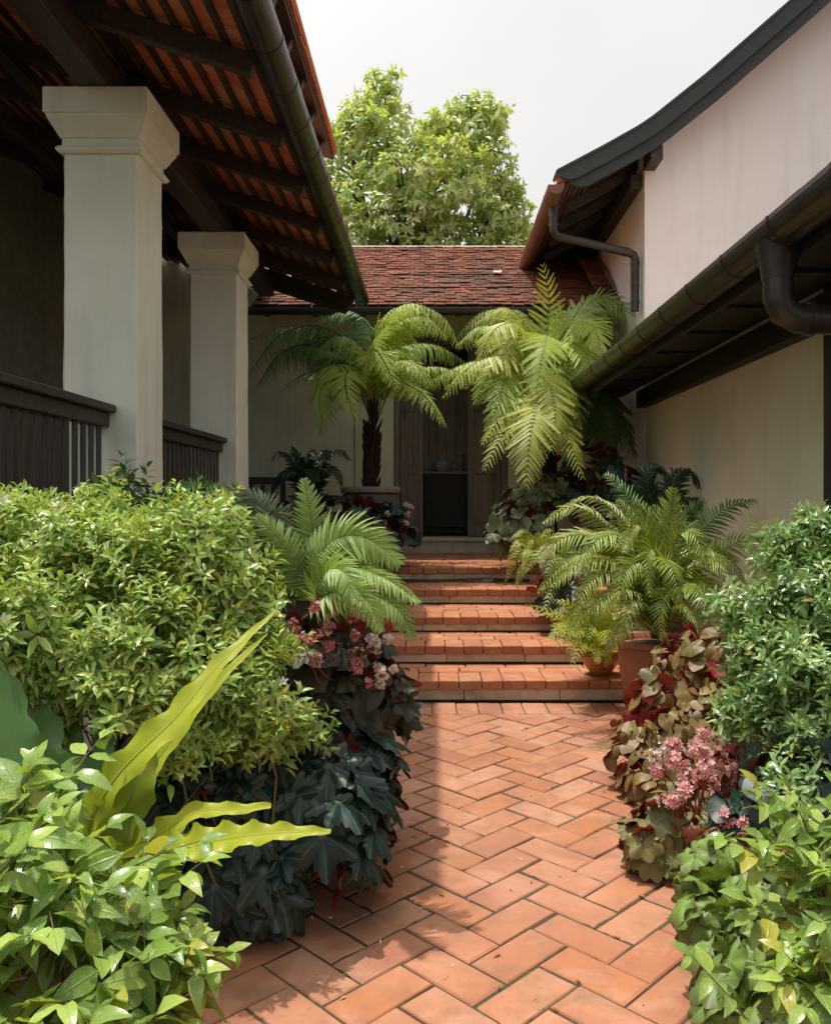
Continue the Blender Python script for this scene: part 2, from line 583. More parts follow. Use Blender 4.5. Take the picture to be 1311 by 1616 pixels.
M['ceramic'] = plain('white_ceramic', (0.55, 0.56, 0.55), 0.25, 0.6, 22, 0.5, 0.0, 0.0, (0.16, 0.22, 0.32))
M['bark'] = plain('bark', (0.06, 0.045, 0.03), 0.9, 0.6, 12, 0.2, 0.8, 0.0, (0.14, 0.11, 0.08))
M['fern_bark'] = plain('tree_fern_bark', (0.028, 0.016, 0.010), 0.9, 0.6, 18, 0.2, 0.8, 0.0, (0.075, 0.04, 0.022))
M['twig'] = plain('twig', (0.16, 0.125, 0.07), 0.8, 0.6, 14, 0.2, 0.3, 0.0, (0.10, 0.12, 0.045))
M['red_stem'] = plain('red_stem', (0.26, 0.045, 0.03), 0.5, 0.5, 14, 0.4, 0.1, 0.0, (0.22, 0.09, 0.04))
M['rachis'] = plain('green_rachis', (0.16, 0.19, 0.045), 0.5, 0.5, 10, 0.4, 0.05, 0.0, (0.12, 0.09, 0.03))
M['dark_stalk'] = plain('dark_stalk', (0.03, 0.022, 0.014), 0.7, 0.5, 10, 0.3, 0.1)
# foliage
M['bush'] = leaf_mat('small_leaf_green', [(0.227, 0.401, 0.086), (0.362, 0.555, 0.113), (0.543, 0.62, 0.198), (0.294, 0.495, 0.125), (0.492, 0.562, 0.254)], 0.34, 0.3, vein=(0.36, 0.40, 0.14), veinf=0.35, nveins=5, yellow=(0.48, 0.45, 0.07), yf=0.09)
M['bush_cool'] = leaf_mat('small_leaf_cool_green', [(0.131, 0.272, 0.088), (0.21, 0.386, 0.11), (0.341, 0.499, 0.176), (0.158, 0.318, 0.1), (0.36, 0.44, 0.2)], 0.28, 0.25, vein=(0.26, 0.34, 0.16), veinf=0.3, nveins=5, yellow=(0.34, 0.32, 0.06), yf=0.05)
M['bush_dark'] = leaf_mat('small_leaf_deep_green', [(0.06, 0.144, 0.043), (0.094, 0.203, 0.058), (0.135, 0.254, 0.072)], 0.36, 0.22, vein=(0.18, 0.26, 0.1), veinf=0.3, nveins=5)
M['glossy'] = leaf_mat('glossy_leaf', [(0.099, 0.181, 0.043), (0.215, 0.365, 0.058), (0.314, 0.476, 0.078), (0.165, 0.302, 0.072), (0.396, 0.54, 0.117), (0.455, 0.621, 0.135)], 0.26, 0.35, vein=(0.34, 0.44, 0.16), veinf=0.5, nveins=6, spots=(0.55, 0.58, 0.42), spotf=0.5, bumpv=0.5, yellow=(0.45, 0.42, 0.06), yf=0.05)
M['teal'] = leaf_mat('dark_teal_leaf', [(0.005, 0.023, 0.018), (0.008, 0.035, 0.027), (0.007, 0.023, 0.016), (0.013, 0.042, 0.029)], 0.46, 0.06, vein=(0.18, 0.25, 0.15), veinf=0.6, kind='palm', nveins=7, back=(0.13, 0.025, 0.02), bumpv=0.4)
M['bronze'] = leaf_mat('bronze_leaf', [(0.035, 0.045, 0.026), (0.055, 0.06, 0.03), (0.045, 0.035, 0.022)], 0.48, 0.10, vein=(0.15, 0.16, 0.09), veinf=0.45, kind='palm', nveins=7, back=(0.22, 0.03, 0.025), bumpv=0.4)
M['olive'] = leaf_mat('olive_red_backed_leaf', [(0.158, 0.108, 0.025), (0.221, 0.143, 0.036), (0.134, 0.108, 0.027), (0.244, 0.135, 0.038)], 0.5, 0.16, tcol=(0.32, 0.05, 0.03), vein=(0.38, 0.33, 0.17), veinf=0.65, kind='palm', nveins=8, back=(0.27, 0.018, 0.022), bumpv=0.4, spots=(0.3, 0.26, 0.15), spotf=0.25)
M['olive_tooth'] = leaf_mat('olive_toothed_leaf', [(0.13, 0.13, 0.04), (0.16, 0.17, 0.055), (0.21, 0.17, 0.05), (0.09, 0.11, 0.04)], 0.5, 0.18, vein=(0.28, 0.26, 0.12), veinf=0.4, kind='palm', nveins=7, back=(0.28, 0.03, 0.03), bumpv=0.4)
M['pale_lobed'] = leaf_mat('pale_lobed_leaf', [(0.16, 0.265, 0.044), (0.213, 0.338, 0.066), (0.12, 0.206, 0.04)], 0.5, 0.25, vein=(0.30, 0.36, 0.15), veinf=0.5, kind='palm', nveins=7, edge=(0.10, 0.09, 0.04), bumpv=0.5)
M['silver'] = leaf_mat('grey_green_leaf', [(0.11, 0.144, 0.068), (0.165, 0.204, 0.099), (0.077, 0.102, 0.045)], 0.5, 0.1, vein=(0.22, 0.24, 0.16), veinf=0.4, kind='palm', nveins=7, back=(0.16, 0.06, 0.05), bumpv=0.4)
M['nest'] = leaf_mat('yellow_green_strap_leaf', [(0.39, 0.472, 0.024), (0.455, 0.507, 0.036)], 0.42, 0.38, tcol=(0.46, 0.55, 0.02), vein=(0.20, 0.27, 0.02), veinf=0.45, nveins=30, bumpv=0.5, spots=(0.30, 0.22, 0.05), spotf=0.25)
M['nest_mid'] = leaf_mat('mid_green_strap_leaf', [(0.19, 0.26, 0.03), (0.23, 0.30, 0.04)], 0.32, 0.35, vein=(0.3, 0.34, 0.08), veinf=0.3, nveins=22)
M['nest_dark'] = leaf_mat('deep_green_strap_leaf', [(0.068, 0.161, 0.033), (0.098, 0.21, 0.044)], 0.3, 0.25, vein=(0.12, 0.2, 0.05), veinf=0.35, nveins=22)
M['fern_bright'] = leaf_mat('bright_fern', [(0.27, 0.41, 0.099), (0.345, 0.479, 0.133), (0.225, 0.355, 0.091)], 0.42, 0.35)
M['fern_yellow'] = leaf_mat('yellow_green_fern', [(0.429, 0.495, 0.069), (0.537, 0.561, 0.104), (0.339, 0.429, 0.058)], 0.42, 0.35)
M['fern_tree'] = leaf_mat('tree_fern_green', [(0.354, 0.499, 0.064), (0.467, 0.58, 0.092), (0.299, 0.451, 0.069), (0.542, 0.58, 0.115)], 0.42, 0.35)
M['fern_deep'] = leaf_mat('deep_green_fern', [(0.105, 0.242, 0.066), (0.14, 0.307, 0.079), (0.083, 0.198, 0.053)], 0.45, 0.25)  # also paints the shaded fronds of both tree ferns darker
M['fern_black'] = leaf_mat('darkest_fern', [(0.025, 0.07, 0.03), (0.035, 0.084, 0.036)], 0.45, 0.15)
M['comb'] = leaf_mat('olive_comb_fern', [(0.27, 0.348, 0.055), (0.349, 0.431, 0.073), (0.206, 0.298, 0.055), (0.428, 0.463, 0.097)], 0.36, 0.28)
M['silver_fern'] = leaf_mat('grey_green_fern', [(0.16, 0.21, 0.11), (0.20, 0.25, 0.13)], 0.45, 0.25)
M['tree_leaf'] = leaf_mat('fresh_tree_leaf', [(0.484, 0.66, 0.207), (0.66, 0.66, 0.322), (0.371, 0.616, 0.184), (0.66, 0.66, 0.551)], 0.36, 0.38)
M['white_flower'] = leaf_mat('white_petal', [(0.78, 0.76, 0.70), (0.82, 0.80, 0.74)], 0.6, 0.2, tcol=(0.7, 0.7, 0.6))
M['pink_flower'] = leaf_mat('pink_petal', [(0.70, 0.24, 0.26), (0.78, 0.42, 0.42), (0.80, 0.58, 0.56), (0.66, 0.16, 0.20)], 0.55, 0.25, tcol=(0.8, 0.4, 0.4))
M['red_flower'] = leaf_mat('red_pink_petal', [(0.42, 0.06, 0.08), (0.55, 0.15, 0.17), (0.68, 0.38, 0.36), (0.72, 0.52, 0.48)], 0.55, 0.25, tcol=(0.6, 0.15, 0.15))
M['cream_flower'] = leaf_mat('cream_petal', [(0.74, 0.64, 0.54), (0.80, 0.70, 0.62), (0.66, 0.44, 0.38)], 0.55, 0.25, tcol=(0.8, 0.7, 0.6))

# ------------------------------------------------------------------ ground, path, steps, landing
BASE_D = [6.10, 6.70, 7.38, 8.25, 9.04]               # foot of each riser
TOP_Z = [0.163, 0.311, 0.450, 0.600, 0.752]           # tread heights
LAND = TOP_Z[-1]


def ground_z(x, y):
    t = np.clip((y - 6.0) / 3.2, 0, 1)
    return -0.04 + 0.70 * t


def make_ground():
    xs = np.concatenate([[-400, -60, -20], np.linspace(-8, 8, 33), [20, 60, 400]])
    ys = np.concatenate([[-60, -15], np.linspace(-4, 14, 73), [20, 40, 100, 800]])
    X, Y = np.meshgrid(xs, ys)
    rng = np.random.default_rng(3)
    Z = ground_z(X, Y) + rng.normal(0, 0.006, X.shape)
    # keep the bed just under the paved parts
    V = np.stack([X, Y, Z], -1).reshape(-1, 3)
    nx, ny = len(xs), len(ys)
    fs = [(j * nx + i, j * nx + i + 1, (j + 1) * nx + i + 1, (j + 1) * nx + i) for j in range(ny - 1) for i in range(nx - 1)]
    mb = MB(); mb.add(V, np.array(fs))
    struct(mb.build('ground', M['soil']))


make_ground()


def clip_poly(poly, lo, hi, axis):
    """Clips a convex polygon to lo <= p[axis] <= hi."""
    for sgn, lim in ((1, hi), (-1, -lo)):
        out = []
        for i in range(len(poly)):
            a, b = poly[i], poly[(i + 1) % len(poly)]
            da, db = lim - sgn * a[axis], lim - sgn * b[axis]
            if da >= 0:
                out.append(a)
            if da * db < 0:
                t = da / (da - db)
                out.append((a[0] + (b[0] - a[0]) * t, a[1] + (b[1] - a[1]) * t))
        poly = out
        if len(poly) < 3:
            return []
    return poly


def paver(mb, poly, z, th, bev, rng):
    """A convex paver with chamfered upper edge and slightly uneven seat."""
    c = np.mean(poly, 0); n = len(poly)
    tx, ty = rng.normal(0, 0.004, 2)
    dz = rng.normal(0, 0.0016)
    P2 = np.array(poly)
    d = P2 - c; L = np.linalg.norm(d, axis=1, keepdims=True)
    inner = c + d * np.maximum(0.2, (L - bev * 1.6) / np.maximum(L, 1e-5))
    P2 = P2 + rng.normal(0, 0.0012, P2.shape)
    def zz(q, o):
        return z + o + dz + (q[:, 0] - c[0]) * tx + (q[:, 1] - c[1]) * ty
    top = np.column_stack([inner, zz(inner, 0)])
    mid = np.column_stack([P2, zz(P2, -bev * 0.8)])
    bot = np.column_stack([P2, np.full(n, z - th)])
    fs = [tuple(range(n))]
    for i in range(n):
        j = (i + 1) % n
        fs.append((n + i, n + j, j, i)); fs.append((2 * n + i, 2 * n + j, n + j, n + i))
    mb.add(np.vstack([top, mid, bot]), fs)


def make_path():
    rng = np.random.default_rng(11)
    mb = MB()
    L, W, g = 0.316, 0.158, 0.0066
    o = np.array([0.337, 3.107])
    e1 = np.array([1, -1]) / math.sqrt(2); e2 = np.array([1, 1]) / math.sqrt(2)
    x0, x1, y0, y1 = -1.15, 1.72, -0.6, 5.76
    for c in range(-60, 60):
        for r in range(-60, 60):
            k = (c + r) % 4
            if k == 0:
                u0, u1, v0, v1 = c * W, c * W + L, r * W, r * W + W
            elif k == 2:
                u0, u1, v0, v1 = c * W, c * W + W, r * W, r * W + L
            else:
                continue
            g2 = g * rng.uniform(0.45, 1.0)
            q = [(u0 + g2, v0 + g2), (u1 - g2, v0 + g2), (u1 - g2, v1 - g2), (u0 + g2, v1 - g2)]
            q = [tuple(o + a * e1 + b * e2) for a, b in q]
            q = clip_poly(q, x0, x1, 0)
            if q:
                q = clip_poly(q, y0, y1, 1)
            if len(q) >= 3:
                A = 0.5 * abs(sum(q[i][0] * q[(i + 1) % len(q)][1] - q[(i + 1) % len(q)][0] * q[i][1] for i in range(len(q))))
                if A > 0.002:
                    paver(mb, q, 0.0, 0.04, 0.006, rng)
    x = x0
    while x < x1:                                      # header course at the foot of the steps
        w = 0.163 * rng.uniform(0.95, 1.05)
        q = [(x + .004, 5.768), (x + w - .004, 5.768), (x + w - .004, 6.07), (x + .004, 6.07)]
        paver(mb, q, 0.001, 0.04, 0.006, rng); x += w
    p = struct(mb.build('path', M['brick']))
    m2 = MB()
    nx, ny = 60, 130
    X, Y = np.meshgrid(np.linspace(x0 - .02, x1 + .02, nx), np.linspace(y0, 6.08, ny))
    Z = -0.006 + rng.normal(0, 0.0015, X.shape)
    fs = [(j * nx + i, j * nx + i + 1, (j + 1) * nx + i + 1, (j + 1) * nx + i) for j in range(ny - 1) for i in range(nx - 1)]
    m2.add(np.stack([X, Y, Z], -1).reshape(-1, 3), np.array(fs))
    struct(m2.build('path_bedding', M['mortar']))


make_path()


def make_steps():
    rng = np.random.default_rng(21)
    br, ri, co = MB(), MB(), MB()
    xr = [1.62, 1.66, 1.70, 1.75, 1.80]; xl = -1.25
    for i in range(5):
        d0, z1 = BASE_D[i], TOP_Z[i]
        d1 = BASE_D[i + 1] if i < 4 else 11.62
        z0 = 0.0 if i == 0 else TOP_Z[i - 1]
        b2(co, (xl, d0 + .03, z0 - .12), (xr[i], d1 + .06, z1 - .035), 0.003)   # rubble core
        x = xl
        while x < xr[i]:                                                       # grey riser stones
            w = rng.uniform(0.55, 0.8)
            b2(ri, (x + .002, d0 + rng.normal(0, .003), z0 + .012), (min(x + w, xr[i]) - .002, d0 + .05, z1 - .066), 0.005)
            x += w
        x = xl + rng.uniform(0, .1)
        while x < xr[i] - 0.05:                                                # header bricks on the nosing
            w = 0.158 * rng.uniform(0.93, 1.08)
            box(br, (x + w / 2, d0 - .022 + .15 + rng.normal(0, .0025), z1 - .033 + rng.normal(0, .0015)), (w - .006, .30, .066), 0.005, jit=0.0014, rng=rng)
            x += w
        yy = d0 + .285
        while yy < d1 - 0.02:
            hh = min(0.158, d1 + .04 - yy)
            x = xl + rng.uniform(0, .25)
            while x < xr[i]:
                w = 0.316 * rng.uniform(0.97, 1.03)
                q = [(x + .004, yy + .004), (x + w - .004, yy + .004), (x + w - .004, yy + hh - .003), (x + .004, yy + hh - .003)]
                paver(br, q, z1 - .001, .033, .006, rng); x += w
            yy += hh
    struct(br.build('step_paving', M['step_brick']))
    struct(ri.build('steps', M['riser']))
    struct(co.build('steps_bedding', M['mortar']))
    lm = MB(); rng = np.random.default_rng(5)                                  # paving of the terrace either side
    b2(lm, (-4.2, 9.35, LAND - .2), (xl - .005, 11.62, LAND - .01), 0.003)
    b2(lm, (xr[4] + .005, 9.35, LAND - .2), (2.44, 11.62, LAND - .01), 0.003)
    struct(lm.build('terrace', M['mortar']))


make_steps()


# ------------------------------------------------------------------ pieces of houses
def gutter_obj(p0, p1, r, parent, mat, ring=0.42, shrink=0.0):
    """Half-round gutter with an open top, rolled lip and joint collars."""
    p0 = np.array(p0, float); p1 = np.array(p1, float)
    d = p1 - p0; L = np.linalg.norm(d); d /= L
    x = nrm(np.cross(d, UP)); z = np.cross(x, d)
    mb = MB()
    prof = []
    for a in np.linspace(-0.12, math.pi + 0.12, 17):
        prof.append((-math.cos(a) * r, -math.sin(a) * r * 1.02))
    inner = [(u * 0.94, w * 0.94) for u, w in prof[::-1]]
    outl = prof + inner
    def sweep(s0, s1, k=1.0):
        n = len(outl)
        V = []
        for s in (s0, s1):
            V += [p0 + d * s + x * u * k + z * w * k for u, w in outl]
        fs = [(i, (i + 1) % n, n + (i + 1) % n, n + i) for i in range(n)]
        h = n // 2
        for i in range(h - 1):
            fs.append((i, n - 1 - i, n - 2 - i, i + 1)); fs.append((n + i, n + i + 1, 2 * n - 2 - i, 2 * n - 1 - i))
        mb.add(V, fs)
    sweep(0, L)
    s = ring * 0.6
    while s < L - 0.05:
        sweep(s - 0.011, s + 0.011, 1.045); s += ring
    for s in (0.004, L - 0.004):                        # end caps
        cc = [p0 + d * s + x * u * 0.97 + z * w * 0.97 for u, w in prof]
        cc2 = [q + d * 0.004 for q in cc]
        n = len(cc)
        fs = [tuple(range(n)), tuple(range(2 * n - 1, n - 1, -1))] + [(i, n + i, n + (i + 1) % n, (i + 1) % n) for i in range(n)]
        mb.add(cc + cc2, fs)
    return mb.build('gutter', mat, parent)


def pipe_obj(pts, r, parent, mat, funnel=None):
    mb = MB()
    q = []
    pts = [np.array(p, float) for p in pts]
    q.append(pts[0])
    for i in range(1, len(pts) - 1):                    # mitred elbows
        a = nrm(pts[i - 1] - pts[i]); b = nrm(pts[i + 1] - pts[i]); k = r * 1.25
        q += [pts[i] + a * k, pts[i] + (a + b) * k * 0.30, pts[i] + b * k]
    q.append(pts[-1])
    tube(mb, q, r, 14)
    for i in range(len(pts) - 1):
        for e, o in ((pts[i], pts[i + 1]), (pts[i + 1], pts[i])):
            dd = nrm(o - e)
            if np.linalg.norm(o - e) > 6 * r:
                tube(mb, [e + dd * r * 1.9, e + dd * (r * 1.9 + 0.03)], r * 1.12, 14)
    if funnel:
        a, b, r0, r1 = funnel
        a = np.array(a, float); b = np.array(b, float)
        tube(mb, [a, a * 0.55 + b * 0.45, b], [r0, (r0 + r1) * 0.5, r1], 16)
    return mb.build('downpipe', mat, parent, smooth=True)


# ------------------------------------------------------------------ veranda house on the left
def make_veranda_house():
    root = thing('veranda_house', 'white veranda house with square plaster pillars, black railings and red tiled eaves', 'house', (-2.0, 5.0, 0))
    SL = 0.33
    EX = -1.0
    def rz(x):                                          # underside of the rafters
        return 3.82 + SL * (EX - x)
    y0, y1 = 3.62, 10.05
    # walls and floor
    mb = MB()
    b2(mb, (-4.55, 3.5, -.2), (-4.30, 11.66, 5.3), .003)
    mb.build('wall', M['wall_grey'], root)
    mb = MB()
    b2(mb, (-4.295, 3.45, -.2), (-1.78, 8.25, 1.12), .01)
    mb.build('plinth', M['pillar'], root)
    mb = MB()
    for k in range(11):
        b2(mb, (-4.29, 3.46 + k * .42, 1.122), (-1.76, 3.46 + (k + 1) * .42 - .006, 1.15), .004)
    mb.build('floor_boards', M['dark_wood'], root)
    # pillars
    for (xa, xb, d) in ((-2.235, -1.775, 4.95), (-2.26, -1.81, 7.60)):
        pm = MB(); cx = (xa + xb) / 2; w = xb - xa; cy = d + w / 2
        n = 24
        V = []; zs = np.linspace(1.0, 3.62, n); rng = np.random.default_rng(int(d * 10))
        h = w / 2 - .012
        ring = [(-h, -w / 2), (h, -w / 2), (w / 2, -h), (w / 2, h), (h, w / 2), (-h, w / 2), (-w / 2, h), (-w / 2, -h)]
        for z in zs:
            t = 1.0 - 0.012 * (z - 1.0)
            V += [(cx + a * t + rng.normal(0, .0014), cy + b * t + rng.normal(0, .0014), z) for a, b in ring]
        fs = [(i * 8 + j, i * 8 + (j + 1) % 8, (i + 1) * 8 + (j + 1) % 8, (i + 1) * 8 + j) for i in range(n - 1) for j in range(8)]
        pm.add(V, fs); pm.add(V[:8][::-1], [tuple(range(8))]); pm.add(V[-8:], [tuple(range(8))])
        pil = pm.build('pillar', M['pillar'], root, smooth=False)
        cm = MB()                                       # moulded capital, square in plan
        prof = [(-.01, 3.575), (.020, 3.578), (.034, 3.592), (.034, 3.606), (.020, 3.622), (.006, 3.624), (.006, 3.668),
                (.016, 3.671), (.024, 3.685), (.040, 3.715), (.056, 3.745), (.072, 3.772), (.074, 3.790), (.086, 3.793), (.086, 3.938), (.080, 3.946), (-.1, 3.946)]
        V = []
        for o, z in prof:
            e = w / 2 * 0.97 + o
            V += [(cx - e, cy - e, z), (cx + e, cy - e, z), (cx + e, cy + e, z), (cx - e, cy + e, z)]
        fs = [(i * 4 + j, i * 4 + (j + 1) % 4, (i + 1) * 4 + (j + 1) % 4, (i + 1) * 4 + j) for i in range(len(prof) - 1) for j in range(4)]
        cm.add(V, fs); cm.add(V[-4:], [(0, 1, 2, 3)])
        cm.build('capital', M['pillar'], pil)
    # railings
    for (ya, yb) in ((3.50, 4.945), (5.415, 7.595)):
        rm = MB()
        b2(rm, (-2.13, ya, 2.02), (-1.905, yb, 2.065), .006)
        b2(rm, (-2.05, ya, 1.935), (-1.945, yb - .002, 2.018), .004)
        rail = rm.build('railing', M['rail_wood'], root)
        y = ya + .04; rng = np.random.default_rng(int(ya * 10))
        while y < yb - .04:
            sm = MB()
            b2(sm, (-1.985, y, 1.27), (-1.973, y + .056, 1.936), .002)
            sm.build('baluster', M['rail_wood'], rail); y += .108
        lm = MB(); b2(lm, (-2.05, ya, 1.19), (-1.945, yb - .003, 1.268), .004)
        lm.build('bottom_rail', M['rail_wood'], rail)
    # wall plate on the pillars, inner purlins
    wm = MB()
    b2(wm, (-2.11, y0, 3.948), (-1.93, y1 - .1, 4.13), .006)
    for x in (-2.75, -3.5):
        b2(wm, (x - .05, y0, rz(x) - .10), (x + .05, y1 - .1, rz(x) - .004 - .05 * SL), .005)
    wm.build('roof_beam', M['dark_wood'], root)
    # roof: tiles, with battens and rafters under it
    rng = np.random.default_rng(8)
    rt, rt2 = MB(), MB()
    dx = 1 / math.sqrt(1 + SL * SL); ax_s = np.array([-dx, 0, SL * dx]); ax_n = np.array([SL * dx, 0, dx]); ay = np.array([0, 1.0, 0])
    off = 0.118 + 0.030                                # rafter depth + batten
    s = -0.11; row = 0
    while s < 3.75:
        y = y0 + (row % 2) * 0.085
        while y < (y1 if s < 1.3 else 11.6):
            w = 0.165
            c = np.array([EX, y + w / 2, 3.82]) + ax_s * (s + .105) + ax_n * (off / dx * dx + .012 + rng.normal(0, .0035))
            c[1] += rng.normal(0, .003)
            tl = nrm(ax_s + ax_n * (-.045 + rng.normal(0, .008)))
            box(rt, c, (0.21, w - .005, .013), .002, tl, ay, np.cross(tl, ay))
            y += w
        s += 0.145; row += 1
    a = np.array([EX, 0, 3.82]) + ax_n * .195
    bar(rt, a + ax_s * -.08 + ay * (y0 + y1) / 2, a + ax_s * 3.8 + ay * (y0 + y1) / 2, y1 - y0, .03, .003, up=ax_n)
    bar(rt, a + ax_s * 1.35 + ay * (y1 + 11.6) / 2, a + ax_s * 3.8 + ay * (y1 + 11.6) / 2, 11.59 - y1, .028, .003, up=ax_n)
    roof = rt.build('roof', M['under_tile'], root)
    s = -0.10
    bm = MB()
    while s < 3.7:
        c = np.array([EX, 0, 3.82]) + ax_s * s + ax_n * (0.118 + .014)
        bar(bm, (c[0], y0, c[2]), (c[0], (y1 - .02 if s < 1.3 else 11.6), c[2]), .042, .026, .003, up=ax_n)
        s += 0.145
    bm.build('battens', M['dark_wood'], roof)
    ys = [3.68, 4.48, 5.37, 6.22, 7.14, 8.1, 9.05, 9.9]
    for y in ys:
        fm = MB()
        a = np.array([EX, y + .045, 3.82]) + ax_n * .058; b = a + ax_s * 3.6
        bar(fm, a, b, .072, .116, .005, up=ax_n)
        fm.build('rafter', M['dark_wood'], roof)
    fm = MB()                                           # closing board at the far end of the eaves
    a = np.array([EX - .05, y1 - .015, 3.82]) + ax_n * .03
    bar(fm, a, a + ax_s * 3.55, .03, .20, .004, up=ax_n)
    fm.build('end_board', M['dark_wood'], roof)
    gutter_obj((-0.885, y0, 3.94), (-0.885, 10.12, 3.955), .088, roof, M['gutter'], .46)
    # upper roof tier: its eave runs above the gutter line
    um = MB(); SU = 0.42
    du = 1 / math.sqrt(1 + SU * SU); us = np.array([-du, 0, SU * du]); un = np.array([SU * du, 0, du])
    s = 0.0; row = 0; ue = np.array([-1.0, 0, 4.975]); yA, yB = 3.72, 8.38
    while s < 3.2:
        y = yA + (row % 2) * .08
        while y < yB - .05:
            w = min(.165, yB - y)
            c = ue + us * (s + .105) + un * (.013 + rng.normal(0, .003)); c[1] = y + w / 2
            tl = nrm(us + un * (-.045 + rng.normal(0, .006)))
            box(um, c, (.21, w - .004, .014), .002, tl, ay, np.cross(tl, ay)); y += w
        s += .145; row += 1
    a = ue + un * .05 + ay * (yA + yB) / 2
    bar(um, a, a + us * 3.2, yB - yA, .03, .003, up=un)
    upper = um.build('upper_roof', M['under_tile'], root)
    fm = MB()
    bar(fm, ue + us * .012 - un * .014 + ay * (yA + yB) / 2, ue + us * 1.4 - un * .014 + ay * (yA + yB) / 2, yB - yA - .02, .012, .002, up=un)  # dark sheet added for the shade on the tile undersides
    bar(fm, ue + us * .075 - un * .032 + np.array([0, yA, 0]), ue + us * .075 - un * .032 + np.array([0, yB - .01, 0]), .11, .022, .003, up=un)
    for k in range(1, 18):
        q = ue + us * (.12 + .145 * k) - un * .034
        bar(fm, q + ay * yA, q + ay * (yB - .02), .042, .026, .003, up=un)
    fm.build('battens', M['dark_wood'], upper)
    y = yA + .15
    while y < yB:
        fm = MB()
        q = ue + us * .05 - un * .088 + ay * y
        bar(fm, q, q + us * 2.9, .075, .115, .005, up=un)
        fm.build('rafter', M['dark_wood'], upper); y += .585
    fm = MB()
    b2(fm, (-1.99, yA + .1, 4.25), (-1.89, yB - .05, 5.18), .004)
    fm.build('fascia_wall', M['dark_wood'], upper)


make_veranda_house()


# ------------------------------------------------------------------ house across the end of the court
DOOR_X0, DOOR_X1 = (627 - 685) * 11.6 / F, (796 - 685) * 11.6 / F
SILL = 0.963


